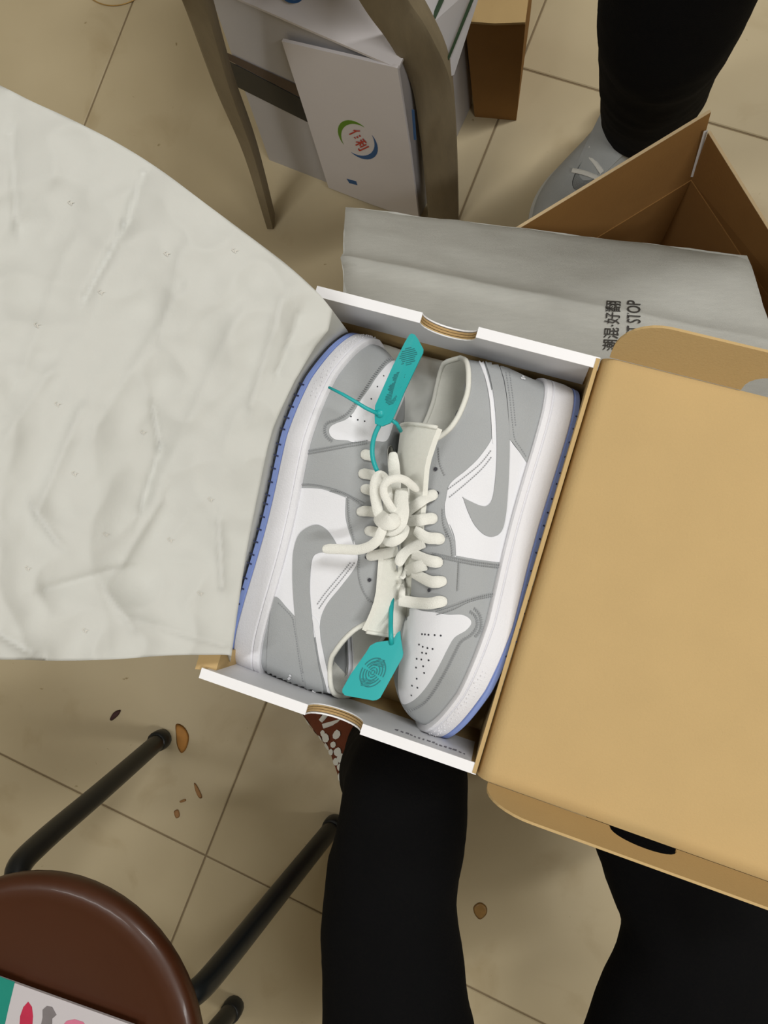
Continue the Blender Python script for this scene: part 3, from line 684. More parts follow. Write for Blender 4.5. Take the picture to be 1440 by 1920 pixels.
# ------------------------------------------------------------------ tissue paper
def tissue():
    top = cr([(-260, 60), (-120, 105), (0, 160), (60, 190), (130, 222), (220, 268), (300, 318), (390, 385), (480, 452), (540, 498), (595, 548), (622, 580)], 10)
    bot = cr([(-260, 1240), (-120, 1242), (0, 1237), (120, 1239), (220, 1236), (320, 1229), (400, 1228), (430, 1228), (440, 1230)], 14)
    def resample(P, n):
        P = np.array(P); d = np.r_[0, np.cumsum(np.linalg.norm(np.diff(P, axis=0), axis=1))]
        return np.column_stack([np.interp(np.linspace(0, d[-1], n), d, P[:, k]) for k in (0, 1)])
    NU, NV = 130, 150
    T, B = resample(top, NU), resample(bot, NU)
    creases = [((268, 325), (235, 420), 6, -5), ((235, 420), (158, 560), 5, -6), ((20, 250), (30, 420), 9, -5), ((225, 1065), (300, 940), 8, 5), ((225, 1065), (85, 1105), 8, -5),
               ((285, 760), (300, 840), 6, -6), ((300, 840), (265, 950), 7, -6), ((150, 770), (70, 960), 10, 5), ((410, 980), (415, 1100), 6, 6), ((0, 1190), (60, 1225), 9, 7),
               ((330, 560), (180, 800), 14, 4), ((440, 600), (300, 900), 18, 4), ((530, 560), (470, 760), 9, 5), ((560, 590), (520, 700), 6, -5), ((60, 950), (110, 1020), 6, 5), ((200, 1110), (250, 1180), 8, 4),
               ((240, 1160), (420, 1210), 8, 4), ((340, 470), (300, 640), 9, 3), ((90, 700), (10, 820), 12, 4), ((120, 480), (40, 700), 16, 4)]
    rows = []
    for i in range(NU):
        u = i / (NU - 1); r = []
        for k in range(NV):
            v = k / (NV - 1); px, py = B[i] * (1 - v) + T[i] * v
            bow = float(np.interp(py, [545, 580, 620, 650, 715, 765, 805, 840, 895, 950, 1040, 1160, 1230], [0, 0, -4, 12, 32, 42, 48, 48, 44, 40, 32, 16, 6]))
            px -= bow * u ** 3
            z = lerp(.735, .640, u ** 1.15) + .012 * math.sin(v * 3.1 + .4) * (1 - u) + .010 * math.sin(v * 5 + u * 4)
            q = Vector((px * .006, py * .006, 0))
            z += .009 * noise.noise(q * .8) + .0045 * (1 - 2 * abs(noise.noise(q * .9 + Vector((5, 2, 1))))) + .0030 * (1 - 2 * abs(noise.noise(q * 1.9))) + .0006 * noise.noise(q * 5)
            for (ax, ay), (bx2, by2), wd, hgt in creases:
                dx, dy = bx2 - ax, by2 - ay; L2 = dx * dx + dy * dy; t = ((px - ax) * dx + (py - ay) * dy) / L2
                tt = min(1, max(0, t)); d = math.hypot(px - ax - dx * tt, py - ay - dy * tt)
                sd = 1 if ((px - ax) * dy - (py - ay) * dx) > 0 else .45
                z += hgt * .001 * .95 * math.exp(-d / (wd * 2.2 * sd)) 
            r.append(un(px, py, z))
        rows.append(r)
    # the last columns tuck down between the wall and the sole
    edge = rows[-1]; e0 = [Vector(p) for p in edge]
    O = SL.outline(.0062); near = [SL.W((p.x, p.y, zsole(p.x) - .0012)) for p in O if p.y > 0]
    def sole_at(v):
        a = max(0.0, min(.999, v)) * (len(near) - 1); i = int(a); return near[i].lerp(near[i + 1], a - i) if i + 1 < len(near) else near[-1]
    tgt = []
    for k in range(NV):
        v = k / (NV - 1); tgt.append(sole_at(.04 + v * .90))
    for st in range(1, 13):
        f = st / 12; r = []
        for k in range(NV):
            v = k / (NV - 1); p = e0[k].lerp(tgt[k], f); q = Vector((v * 9, f * 2, 3))
            p = p + Vector((0, 0, .002 * math.sin(f * math.pi) + .003 * math.sin(f * math.pi) * noise.noise(q * 1.6)))
            r.append(p)
        rows.append(r)
    for st in range(1, 6):
        rows.append([tgt[k] + Vector((.0, .0, -.045 * st / 5)) - ex * .001 * st for k in range(NV)])
    m = MB(); m.grid(rows); bvt = m.bvh(); o = m.build('tissue_paper', M_TISSUE, smooth=True)
    pm2 = MB(); M_FAINT = mat('faint_print', (206, 204, 196), .85)
    for cx_, cy_ in ((133, 380), (313, 476), (190, 548), (140, 888), (160, 1182), (320, 1012), (375, 1112), (108, 758), (198, 1002), (268, 810), (395, 936), (440, 470), (70, 610), (52, 1066)):
        for k in range(5):
            a = k * 1.3; q = []
            for dx, dy in ((-3, -1.2), (3, -.6), (3.4, .6), (-2.6, 1.0)):
                x, y = cx_ + 4 * math.cos(a) + dx * math.cos(a) - dy * math.sin(a), cy_ + 3 * math.sin(a * 1.7) + dx * math.sin(a) + dy * math.cos(a)
                p, n_ = hit(bvt, x, y)
                if p is None: break
                q.append(p + n_ * .0007)
            if len(q) == 4: pm2.add(q, [(0, 1, 2, 3)])
    pm2.build('faint_print', M_FAINT, o, kind='stuff')
    o.modifiers.new('thickness', 'SOLIDIFY').thickness = .0003
    return tag(o, 'large creased off-white tissue paper spilling out of the shoebox', 'tissue paper')
tissue()

# ------------------------------------------------------------------ grey fabric bag behind the shoebox
PB0, PB1 = un(648, 388, .440), un(1400, 480, .440)
F0 = bx(-hw + .002, hl + .010, .545); F1 = F0 + ex * .395
def bag():
    nu, nv = 44, 24
    def S(u, v, dz=0):
        a = PB0.lerp(PB1, u); b = F0.lerp(F1, u); vv = min(1, v / .62)
        p = a.lerp(b, v); crease = .012 * math.exp(-((v - .62) / .05) ** 2)
        q = Vector((u * 7, v * 4, dz * 50)); p.z += crease + .004 * noise.noise(q) + .002 * noise.noise(q * 2.7) + .006 * math.sin(v * math.pi)
        ed = min(u, 1 - u, v, 1 - v); rnd = min(1, ed / .03)
        p.z += dz * (math.sqrt(max(0, 1 - (1 - rnd) ** 2)))
        return p
    top = [[S(i / nu, k / nv, .006) for k in range(nv + 1)] for i in range(nu + 1)]
    bt = [[S(i / nu, k / nv, -.006) for k in range(nv + 1)] for i in range(nu + 1)]
    m = MB(); m.grid(top); bvt = m.bvh(); m.grid(bt)
    o = m.build('fabric_bag', M_BAG, smooth=True)
    tag(o, 'grey non-woven fabric bag with dark lettering lying behind the shoebox', 'bag')
    def letter(body, px0, py0, hpx, length, slant):
        vs, fs = text_pts(body, 1.0, .008); x1 = max(v.x for v in vs); x0 = min(v.x for v in vs); y1 = max(v.y for v in vs); y0 = min(v.y for v in vs)
        vs2 = []
        for v in vs:
            a = (v.x - x0) / (x1 - x0) * length; b = (v.y - y0) / (y1 - y0) * hpx
            px, py = px0 + (hpx - b) + a * slant, py0 - a + (hpx - b) * .06
            p, n_ = hit(bvt, px, py)
            if p is None: p = un(px, py, .5); n_ = Vector((0, 0, 1))
            vs2.append(p + Vector((0, 0, .0012)))
        return MB().add(vs2, fs).build('lettering', M_INK, o, label='dark printed lettering')
    letter('潮混·好翻', 1129, 657, 29, 93, .07)
    letter("DON'T STOP", 1174, 666, 27, 103, .0)
bag()

# ------------------------------------------------------------------ brown carton standing open below the bag
KZ = .31
K = un(1298, 330, KZ); e1 = (un(930, 555, KZ) - K); e1.z = 0; e1.normalize(); e2 = Vector((-e1.y, e1.x, 0))
if e2.dot(un(1400, 500, KZ) - K) < 0: e2 = -e2
c1, c2 = .36, .34; Zv = Vector((0, 0, 1))
ct = thing('cardboard_carton', 'open brown cardboard carton with raised flaps below the grey bag', 'carton', (K + e1 * (c1 / 2) + e2 * (c2 / 2)) * 1.0 - Zv * KZ)
def cw(p, d1, l1, d2, l2, z0, z1):
    a = p - Zv * p.z
    return MB().hexa([a + Zv * z0, a + d1 * l1 + Zv * z0, a + d1 * l1 + d2 * l2 + Zv * z0, a + d2 * l2 + Zv * z0], [a + Zv * z1, a + d1 * l1 + Zv * z1, a + d1 * l1 + d2 * l2 + Zv * z1, a + d2 * l2 + Zv * z1])
cw(K, e1, c1, e2, c2, .001, .005).build('carton_bottom', M_CARTON, ct)
w_far = cw(K, e1, c1, e2, .004, .005, KZ).build('carton_wall', M_CARTON, ct)
w_rt = cw(K + e2 * .004, e1, .004, e2, c2 - .008, .005, KZ).build('carton_wall', M_CARTON, ct)
cw(K + e2 * (c2 - .004), e1, c1, e2, .004, .005, KZ).build('carton_wall', M_CARTON, ct)
cw(K + e1 * (c1 - .004) + e2 * .004, e1, .004, e2, c2 - .008, .005, KZ).build('carton_wall', M_CARTON, ct)
def flap(a0, a1, b0, b1, nrm, par):
    MB().prism([a0, a1, b1, b0], nrm * -.003).build('carton_flap', M_CARTON, par)
    MB().prism([b0, b1, b1 + Zv * .0008, b0 + Zv * .0008], nrm * -.003).build('flap_edge', M_CARTEDGE, par)
FZ = .418
f1a, f1b = un(1330, 206, FZ), un(960, 431, FZ)
flap(K, K + e1 * (c1 * .98), f1a, f1a + (f1b - f1a).normalized() * (c1 * .95), -e2, w_far)
f2a, f2b = un(1332, 246, .40), un(1440, 420, .40)
flap(K + e2 * .003, K + e2 * c2, f2a, f2a + (f2b - f2a).normalized() * (c2 * .95), -e1, w_rt)
# white torn liner at the corner of the flap
MB().prism([un(1297, 331, .318), un(1301, 331, .318), un(1328, 243, .40), un(1322, 245, .40)], (-.001, .0, -.001)).build('torn_liner', M_BOXW, ct)

# ------------------------------------------------------------------ printed white carton, brown carton and wooden stool at the back
fbl, fbr = un(505, 300, 0), un(787, 410, 0); ftl = un(385, -38, .39); _n = (fbr - fbl).cross(ftl - fbl).normalized(); ftr = on_plane(748, 120, fbl, _n)
fd = (fbr - fbl).normalized(); back = Vector((-fd.y, fd.x, 0)) * .20
mk = thing('milk_carton_box', 'white printed carton with black tape and a green and blue oval logo', 'carton', (fbl + fbr) / 2 + back * .5)
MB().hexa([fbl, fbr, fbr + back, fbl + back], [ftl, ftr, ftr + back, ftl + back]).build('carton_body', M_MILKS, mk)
fn = (fbr - fbl).cross(ftl - fbl).normalized()
if fn.y > 0: fn = -fn
topo = MB().prism([ftl + Zv * .002 - back * .04, ftr + Zv * .002 - back * .04 + fd * .004, ftr + back + Zv * .002 + fd * .004, ftl + back + Zv * .002], Zv * .004).build('top_flap', M_MILKW, mk)
def front(pts, off, th, m, name, par=None):
    return MB().prism([on_plane(x, y, fbl + fn * off, fn) for x, y in pts], fn * th).build(name, m, par or mk)
front([(425, 112), (575, 190), (592, 236), (440, 160)], .001, .0006, M_TAPE, 'tape_band', None)
front([(418, 95), (570, 165), (574, 188), (424, 110)], .001, .0005, mat('bare_board', (92, 78, 64), .9), 'bare_board_strip', None)
pan = front([(531, 72), (748, 122), (770, 270), (788, 410), (700, 380), (618, 348), (575, 210)], .006, .004, M_MILKW, 'printed_panel')
def ell_arc(c, a, b, rot, t0, t1_, wmax):
    P = []
    for sgn in (1, -1):
        for t in (np.linspace(t0, t1_, 16) if sgn > 0 else np.linspace(t1_, t0, 16)):
            w_ = wmax * math.sin(math.pi * (t - t0) / (t1_ - t0)); k = 1 + sgn * w_ / a
            x, y = a * k * math.cos(t), b * k * math.sin(t); P.append((c[0] + x * math.cos(rot) - y * math.sin(rot), c[1] + x * math.sin(rot) + y * math.cos(rot)))
    return P
front(ell_arc((671, 262), 40, 26, .75, math.radians(110), math.radians(260), 5), .0101, .0003, M_GREEN, 'logo_green_arc', pan)
front(ell_arc((671, 262), 40, 26, .75, math.radians(-70), math.radians(80), 5), .0101, .0003, M_BLUE, 'logo_blue_arc', pan)
vs_, fs_ = text_pts('伊利', 1.0, .02); mbx = MB(); x1 = max(v.x for v in vs_); y1 = max(v.y for v in vs_); y0 = min(v.y for v in vs_)
mbx.add([on_plane(662 + v.x / x1 * 21 + ((v.y - y0) / (y1 - y0) - .5) * 19, 244 + v.x / x1 * 36 - ((v.y - y0) / (y1 - y0) - .5) * 9, fbl + fn * .0108, fn) for v in vs_], fs_)
mbx.build('logo_lettering', M_RED, pan)
front([(650, 335), (668, 340), (670, 347), (655, 343)], .0101, .0003, M_BLUE, 'print_mark', pan)
front([(772, 205), (777, 206), (781, 262), (776, 262)], .0101, .0003, M_BLUE, 'print_mark', pan)
vs_ = [un(x, y, .397) for x, y in ell_arc((548, -14), 22, 17, .3, math.radians(0), math.radians(170), 4)]
MB().prism(vs_, Zv * .0004).build('logo_blue_arc', M_BLUE, topo)
sf = [un(792, 60, .385), un(836, 142, .30), un(848, 138, .29), un(905, -40, .30), un(800, -40, .385)]
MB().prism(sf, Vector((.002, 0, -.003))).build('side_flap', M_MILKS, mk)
MB().prism([p + Zv * .001 for p in (un(806, 42, .371), un(812, 47, .368), un(838, -10, .366), un(828, -10, .366))], Zv * .0006).build('printed_stripe', M_DGREEN, mk)
MB().prism([p + Zv * .001 for p in (un(838, 112, .322), un(842, 114, .318), un(893, -10, .318), un(886, -10, .322))], Zv * .0006).build('printed_stripe', M_DGREEN, mk)

kb0, kb1 = un(890, 219, 0), un(968, 226, 0); kh = .225; kbk = Vector((.022, .17, 0))
kc = thing('kraft_carton', 'small plain brown kraft carton standing beside the white printed carton', 'carton', (kb0 + kb1 + kbk) / 2)
kt1 = un(985, 46, kh); kt0 = un(872, 44, kh)
kb0 = Vector((kb0.x, kb0.y, 0)); 
MB().hexa([kb0, kb1, kb1 + kbk, kb0 + kbk], [kt0, kt1, kt1 + kbk, kt0 + kbk]).build('carton_body', M_CARTON, kc)
MB().prism([kt0 + Zv * .003 - kbk * .01, (kt0 + kt1) / 2 + Zv * .005 - kbk * .03, kt1 + Zv * .003 - kbk * .01, kt1 + kbk + Zv * .003, kt0 + kbk + Zv * .003], Zv * .004).build('top_flap', M_KRAFT, kc)

st = thing('wooden_stool', 'worn wooden stool straddling the white printed carton', 'stool', (-.22, .78, 0))
def bar(pts, w_, d_, name, m=M_WOOD):
    P = [Vector(p) for p in pts]; rows = []
    for i, p in enumerate(P):
        W_ = w_[i] if hasattr(w_, '__len__') else w_
        t = (P[min(i + 1, len(P) - 1)] - P[max(i - 1, 0)]).normalized(); sx = Vector((1, 0, 0)); sx = (sx - t * sx.dot(t)).normalized(); sy = t.cross(sx)
        c = .22; rows.append([p + sx * (W_ / 2 * a) + sy * (d_ / 2 * b) for a, b in ((-1, -1 + c), (-1 + c, -1), (1 - c, -1), (1, -1 + c), (1, 1 - c), (1 - c, 1), (-1 + c, 1), (-1, 1 - c))])
    m_ = MB(); m_.grid(rows, True); m_.f += [tuple(range(7, -1, -1)), tuple(range((len(P) - 1) * 8, len(P) * 8))]
    return m_.build(name, m, st, smooth=True, auto=50)
lg = cr([tuple(un(832, 408, .0)), tuple(un(828, 330, .10)), tuple(un(820, 225, .22)), tuple(un(806, 130, .31)), tuple(un(768, 50, .40)), tuple(un(728, -10, .455)), tuple(un(690, -80, .52))], 5)
bar(lg, .047, .035, 'leg')
lg2 = cr([tuple(un(508, 415, .0)), tuple(un(470, 280, .16)), tuple(un(420, 150, .32)), tuple(un(372, 0, .47)), tuple(un(340, -90, .54))], 5)
bar(lg2, list(np.linspace(.012, .030, len(lg2))), .030, 'leg')
topL, topR = Vector(lg2[-1]), Vector(lg[-1]); sy0 = min(topL.y, topR.y) - .024
bar([topL + Vector((0, .34, 0)), Vector((topL.x - .05, 1.05, .25)), Vector((topL.x - .08, 1.08, 0))], .032, .03, 'leg'); bar([topR + Vector((0, .34, 0)), Vector((topR.x + .06, 1.05, .25)), Vector((topR.x + .08, 1.08, 0))], .032, .03, 'leg')
MB().hexa([(topL.x - .04, sy0, .53), (topR.x + .04, sy0, .53), (topR.x + .04, topL.y + .38, .53), (topL.x - .04, topL.y + .38, .53)],
          [(topL.x - .04, sy0, .56), (topR.x + .04, sy0, .56), (topR.x + .04, topL.y + .38, .56), (topL.x - .04, topL.y + .38, .56)]).build('seat', M_WOOD, st)

# ------------------------------------------------------------------ round stool
SZ = .455
A_, B_, C_ = un(305, 1385, 0), un(628, 1545, 0), un(440, 1885, 0); D_ = A_ + (C_ - B_); cs = (A_ + B_ + C_ + D_) / 4
seatc = (un(300, 1772, SZ) + un(20, 1646, SZ)) / 2; 
sc_ = Vector((un(110, 1850, SZ).x - .035, un(110, 1850, SZ).y - .035, 0))
rs = thing('round_stool', 'round glossy brown stool with black bent tube legs', 'stool', (sc_.x, sc_.y, 0))
def lathe(c, prof, seg=64):
    return MB().grid([[Vector((c.x + r * math.cos(2 * math.pi * k / seg), c.y + r * math.sin(2 * math.pi * k / seg), z)) for k in range(seg)] for r, z in prof], True)
# seat radius from the visible rim
rim_pts = [un(x, y, SZ) for x, y in ((10, 1645), (150, 1662), (240, 1715), (300, 1772), (345, 1850), (360, 1915))]
Amat = np.array([[2 * p.x, 2 * p.y, 1] for p in rim_pts]); bb_ = np.array([p.x ** 2 + p.y ** 2 for p in rim_pts]); sol = np.linalg.lstsq(Amat, bb_, rcond=None)[0]
sc_ = Vector((sol[0], sol[1], 0)); SRAD = math.sqrt(sol[2] + sol[0] ** 2 + sol[1] ** 2)
print('stool seat', sc_, SRAD)
prof = [(.0005, SZ - .004), (SRAD * .5, SZ - .0045), (SRAD * .80, SZ - .003), (SRAD * .86, SZ - .0005), (SRAD * .92, SZ + .0015), (SRAD * .97, SZ - .0005), (SRAD * .995, SZ - .006), (SRAD, SZ - .013), (SRAD * .99, SZ - .022), (SRAD * .96, SZ - .028), (SRAD * .5, SZ - .030), (.0005, SZ - .030)]
lathe(sc_, prof).build('seat', M_SEAT, rs, smooth=True)
def stool_leg(foot, topp, inward):
    f = Vector(foot); t = Vector(topp); c = sc_ + Zv * (SZ - .045); q = t.lerp(c, .5); q.z = SZ - .043
    pts = cr([tuple(f + Zv * .012), tuple(f.lerp(t, .5)), tuple(f.lerp(t, .86)), tuple(t + (q - t) * .06 - Zv * .004), tuple(t.lerp(q, .35)), tuple(q)], 8)
    l = MB().tube(pts, .0135, 14).build('leg', M_METAL, rs, smooth=True, auto=60)
    MB().tube([f, f + Zv * .006, f + Zv * .024, f + Zv * .026], [.0155, .0165, .0160, .0138], 14).build('rubber_foot', M_METAL, l, smooth=True, auto=60)
feet = [A_, B_, C_, D_]
for p, tp in ((A_, un(28, 1622, SZ - .05)), (B_, un(372, 1862, SZ - .05)), (C_, None), (D_, None)):
    if tp is None:
        d = (sc_ - p); d.z = 0; tp = p + d * .22 + Zv * (SZ - .05)
    stool_leg(p, tp, None)
# leaflet lying on the stool
LZ = SZ + .004
la, lb_ = un(-40, 1815, LZ), un(262, 1923, LZ); ldx = (lb_ - la).normalized(); ldy = Vector((ldx.y, -ldx.x, 0))
def lf(a, b, z=0): return la + ldx * a + ldy * b + Zv * z
ll = (lb_ - la).length
lea = thing('leaflet', 'white leaflet with teal edge and red petals lying on the round brown stool', 'leaflet', lf(ll / 2, .1))
MB().hexa([lf(0, 0), lf(ll, 0), lf(ll, .19), lf(0, .19)], [lf(0, 0, .003), lf(ll, 0, .003), lf(ll, .19, .003), lf(0, .19, .003)]).build('sheet', M_PAPER, lea)
def lp(pts, m, name): MB().prism([un(x, y, LZ + .0031) for x, y in pts], Zv * .0003).build(name, m, lea)
lp([(-38, 1817), (28, 1841), (16, 1890), (6, 1935), (-70, 1935)], M_TEALP, 'teal_edge')
lp([(53, 1878), (60, 1888), (62, 1905), (60, 1935), (36, 1935), (38, 1905), (44, 1888)], M_REDP, 'printed_petal')
lp([(80, 1893), (88, 1886), (98, 1888), (106, 1903), (98, 1910), (98, 1935), (74, 1935), (80, 1908)], M_GREYP, 'printed_figure')
lp([(116, 1925), (125, 1914), (140, 1911), (156, 1916), (166, 1930), (160, 1940), (116, 1940)], M_PINKP, 'printed_petal')

# ------------------------------------------------------------------ people
def limb(m, pts, rad, seg=24, n=10):
    P = cr([tuple(p) for p in pts], n); R_ = cr([(r,) if not hasattr(r, '__len__') else r for r in rad], n)
    out = []
    for i, p in enumerate(P):
        r = R_[i]; out.append((float(r[0]), float(r[-1])))
    m.tube([Vector(p) for p in P], out, seg)
def person_mesh(name, m, label, wr=.006):
    o = m.build(name, M_BLACKCLOTH, smooth=True)
    rm = o.modifiers.new('skin', 'REMESH'); rm.mode = 'VOXEL'; rm.voxel_size = .009; rm.use_smooth_shade = True
    sm = o.modifiers.new('smooth', 'SMOOTH'); sm.factor = .6; sm.iterations = 8
    tx = bpy.data.textures.new('folds', 'CLOUDS'); tx.noise_scale = .07; tx.noise_depth = 2
    dm = o.modifiers.new('folds', 'DISPLACE'); dm.texture = tx; dm.strength = wr; dm.mid_level = .5; dm.texture_coords = 'LOCAL'
    return tag(o, label, 'person')
# seated person: two thighs running out of the frame, knees under the shoebox
pm_ = MB()
kneeL = un(762, 1478, .432); thL = un(729, 1700, .435); hipL = un(760, 2150, .45)
ankL = un(716, 1396, .13)
limb(pm_, [ankL + Vector((0, -.01, -.03)), ankL.lerp(kneeL, .35) + Vector((.0, -.015, 0)), ankL.lerp(kneeL, .75), kneeL, kneeL.lerp(thL, .5), thL, thL.lerp(hipL, .5), hipL],
     [(.056, .056), (.060, .060), (.064, .064), (.064, .064), (.066, .062), (.070, .064), (.080, .07), (.105, .08)])
kneeR = un(1232, 1500, .44); thR = un(1330, 1755, .44); hipR = un(1235, 2160, .45); ankR = un(1232, 1475, .12)
limb(pm_, [ankR + Vector((0, 0, -.03)), ankR.lerp(kneeR, .4), ankR.lerp(kneeR, .8), kneeR, kneeR.lerp(thR, .5), thR, thR.lerp(hipR, .5), hipR],
     [(.054, .054), (.06, .06), (.066, .066), (.070, .066), (.074, .064), (.078, .066), (.085, .07), (.105, .08)])
mid = (hipL + hipR) / 2
limb(pm_, [hipL + Vector((-.03, -.02, 0)), mid + Vector((0, -.03, .01)), hipR + Vector((.03, -.02, 0))], [(.08, .08), (.11, .10), (.08, .08)])
limb(pm_, [mid + Vector((0, -.05, -.02)), mid + Vector((0, -.08, .12)), mid + Vector((0, -.06, .24))], [(.15, .11), (.145, .10), (.14, .095)])
seated = person_mesh('person', pm_, 'seated person in black trousers with the shoebox on the knees', .008)
# standing person
ps = MB()
sk, sa = un(1268, -10, .50), un(1212, 215, .105); sh = Vector((sk.x + .01, sk.y + .05, .92))
limb(ps, [sa + Vector((-.004, 0, -.03)), sa, sa.lerp(sk, .35), sa.lerp(sk, .7), sk, sk.lerp(sh, .5), sh], [(.060, .060), (.062, .062), (.066, .066), (.068, .068), (.070, .070), (.08, .08), (.095, .09)])
off2 = Vector((.40, -.13, 0))
limb(ps, [sa + off2 + Vector((0, 0, -.03)), sa + off2, sa.lerp(sk, .5) + off2 * .95, sk + off2 * .9, sk.lerp(sh, .5) + off2 * .85, sh + off2 * .8], [(.060, .060), (.062, .062), (.067, .067), (.070, .070), (.08, .08), (.095, .09)])
pc_ = sh + off2 * .4
limb(ps, [pc_ + Vector((0, 0, -.06)), pc_ + Vector((0, .01, .06)), pc_ + Vector((0, .02, .16))], [(.17, .11), (.17, .11), (.155, .10)])
standing = person_mesh('person', ps, 'standing person in black trousers and pale sneakers beside the brown carton', .007)

def worn_shoe(name, label, heel, toe, mats, roll=0.0, sc=.95):
    f = Vector((toe.x - heel.x, toe.y - heel.y, 0)).normalized(); y = Zv.cross(f)
    M = Matrix(((f.x * sc, y.x * sc, 0, heel.x), (f.y * sc, y.y * sc, 0, heel.y), (0, 0, sc, .003), (0, 0, 0, 1)))
    s = make_sneaker(name, label, 'shoe', M, mats)
    def row(x, k):
        pts = [s.W((x + .006 * a * k, .020 * a, float(np.interp(x, [.1, .21], [.108, .083])) - .004 * abs(a))) for a in (-1, -.6, -.2, .2, .6, 1)]
        MB().ribbon(pts, [Zv] * 6, .007, .002).build('lace', M_LACE, s.root, smooth=True, auto=60)
    for i, x in enumerate((.115, .135, .155, .175, .195)): row(x, 1 if i % 2 else -1)
    return s
heelL = un(716, 1438, .02); 
wl_ = worn_shoe('worn_shoe', 'brown and white patterned shoe on the foot of the seated person', un(764, 1506, .0), un(590, 1239, .0), (M_BROWNSHOE, M_BROWNSHOE, M_PALESOLE, M_BROWNSHOE))
wr2 = worn_shoe('worn_shoe', 'brown shoe on the other foot of the seated person, hidden below the lid', un(1215, 1535, .0), un(1150, 1195, .0), (M_BROWNSHOE, M_BROWNSHOE, M_PALESOLE, M_BROWNSHOE))
hs = worn_shoe('worn_shoe', 'pale grey sneaker of the standing person half hidden by the carton flap', un(1232, 190, 0), un(1075, 390, 0), (M_PALESHOE, M_PALESOLE, M_PALESOLE, M_PALESHOE))
h2 = worn_shoe('worn_shoe', 'pale sneaker on the stepped-back foot of the standing person, clear of the carton', un(1232, 190, 0) + off2, un(1075, 390, 0) + off2, (M_PALESHOE, M_PALESOLE, M_PALESOLE, M_PALESHOE))
for s_ in (hs, h2): s_.root['group'] = 'pale sneakers of the standing person'
# white dotted pattern on the brown shoe
mb = MB(); random.seed(11)
for i in range(70):
    x = random.uniform(.03, .27); sd = 1 if i % 2 else -1
    o_ = Vector((x, sd * .06, random.uniform(.03, .085))); p_ = wl_.M @ o_; d_ = (wl_.M.to_3x3() @ Vector((0, -sd, -.15))).normalized()
    hp, hn, *_ = wl_.bv.ray_cast(p_, d_)
    if hp is None: continue
    if hn.dot(d_) > 0: hn = -hn
    t = hn.orthogonal().normalized(); b = hn.cross(t); r = random.uniform(.004, .007)
    mb.add([hp + hn * .0012 + t * (r * math.cos(k)) + b * (r * math.sin(k)) for k in np.linspace(0, 5.5, 8)], [tuple(range(8))])
for x, y in ((607, 1375), (612, 1384), (632, 1378), (614, 1398), (622, 1410), (634, 1409), (640, 1421), (631, 1428), (638, 1438), (645, 1450), (641, 1458), (657, 1432), (626, 1396)):
    hp, hn = hit(wl_.bva, x, y)
    if hp is None: continue
    t = hn.orthogonal().normalized(); b = hn.cross(t); r = random.uniform(.005, .0075)
    mb.add([hp + hn * .002 + t * (r * math.cos(k)) + b * (r * random.uniform(.7, 1.1) * math.sin(k)) for k in np.linspace(0, 5.5, 8)], [tuple(range(8))])
mb.build('white_patches', M_LINING, wl_.up_o, kind='stuff')

# ------------------------------------------------------------------ small litter on the floor
def scrap(name, label, cat, pts, m, h=.003, group=None):
    P = [un(x, y, .0008) for x, y in cr(pts, 4, True)]; c = sum(P, Vector()) / len(P)
    mb = MB(); n = len(P); tp = [c + (p - c) * .7 + Zv * (h * random.uniform(.7, 1.2)) for p in P]
    mb.add(P + tp + [c + Zv * h * 1.1], [(i, (i + 1) % n, n + (i + 1) % n, n + i) for i in range(n)] + [(n + i, n + (i + 1) % n, 2 * n) for i in range(n)] + [tuple(range(n - 1, -1, -1))])
    return tag(mb.build(name, m, smooth=True), label, cat, group)
M_ORANGE = mat('orange_scrap', (182, 128, 62), .7, .25, 80); M_DARKSCRAP = mat('dark_scrap', (70, 44, 44), .8, .2, 90); M_TAN = mat('tan_scrap', (158, 118, 76), .8, .2, 90); M_STAIN = mat('sauce', (150, 116, 66), .35, .35, 120)
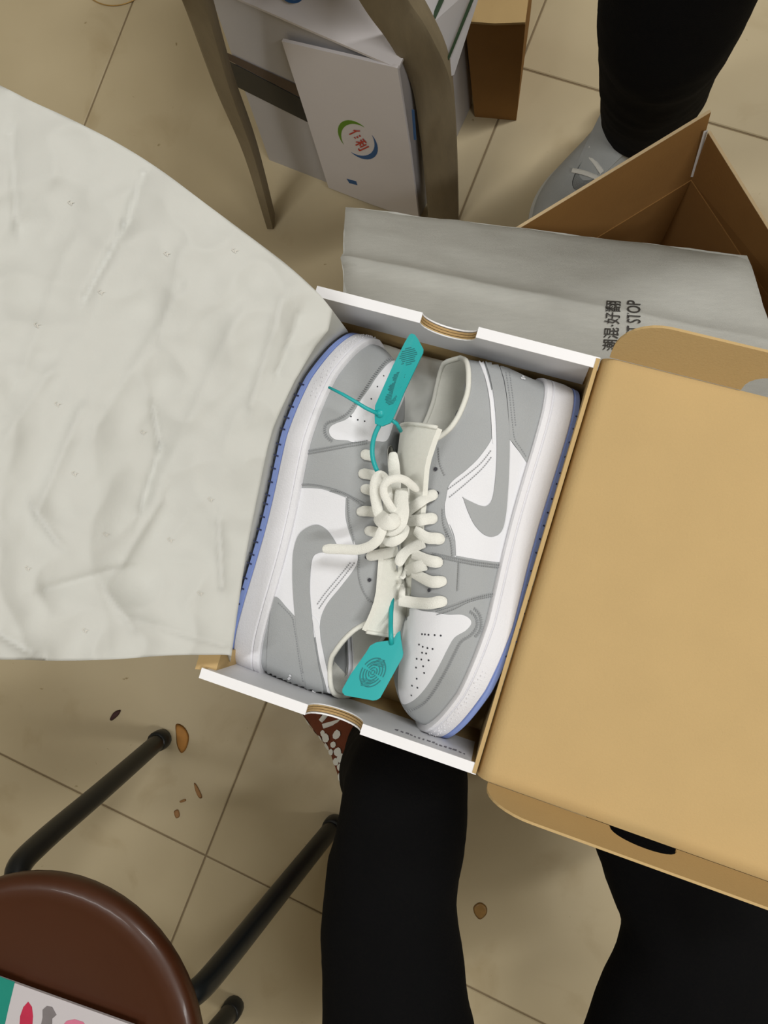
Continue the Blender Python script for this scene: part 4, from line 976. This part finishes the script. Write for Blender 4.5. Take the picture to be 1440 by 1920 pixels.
scrap('food_scrap', 'orange oval food scrap beside the black rubber foot of the round stool', 'food scrap', [(330, 1358), (344, 1362), (354, 1380), (350, 1402), (340, 1412), (332, 1398), (330, 1378)], M_ORANGE, .0018)
scrap('food_scrap', 'small dark reddish scrap on the floor below the tissue paper', 'food scrap', [(206, 1348), (214, 1335), (226, 1331), (222, 1341), (210, 1351)], M_DARKSCRAP)
for q, lab in zip(([(364, 1468), (370, 1474), (379, 1494), (373, 1496), (366, 1482)], [(337, 1502), (347, 1498), (348, 1502), (339, 1505)], [(326, 1522), (334, 1518), (337, 1530), (330, 1534)]), ('longest tan crumb on the floor tile between the two stool legs', 'thinnest tan sliver on the floor tile between the two stool legs', 'small rounded tan crumb on the floor tile between the two stool legs')):
    scrap('crumb', lab, 'crumb', q, M_TAN, .002, 'tan crumbs on the floor')
scrap('sauce_blob', 'brownish orange sauce blob on the floor between the black trouser legs', 'stain', [(888, 1700), (900, 1692), (912, 1700), (912, 1714), (900, 1724), (890, 1714)], M_STAIN, .0006)
M_WIRE = mat('brass_wire', (196, 160, 96), .35, .1, 60, metal=.6)
wc = un(222, -62, .001)
wr_ = MB().tube([wc + Vector((.073 * math.cos(t), .073 * math.sin(t) * .95, .0012)) for t in np.linspace(0, 2 * math.pi, 49)], .0009, 6)
tag(wr_.build('wire_loop', M_WIRE, smooth=True), 'thin golden wire loop lying on the floor', 'wire')

# ------------------------------------------------------------------ crumpled tissue between the two sneakers
rows = []
for i in range(41):
    r = []
    for k in range(31):
        a = lerp(-.075, .045, k / 30); b = lerp(.02, hl - .012, i / 40); q = Vector((a * 22, b * 22, 4))
        r.append(bx(a, b, zb0 + .016 + .012 * (1 - 2 * abs(noise.noise(q))) + .006 * noise.noise(q * 2.6) + .004))
    rows.append(r)
wad = MB().grid(rows).build('tissue_sheet', M_TISSUE, smooth=True); wad.modifiers.new('thickness', 'SOLIDIFY').thickness = .0004
tag(wad, 'crumpled white tissue sheet on the bottom of the shoebox between the sneakers', 'tissue paper')
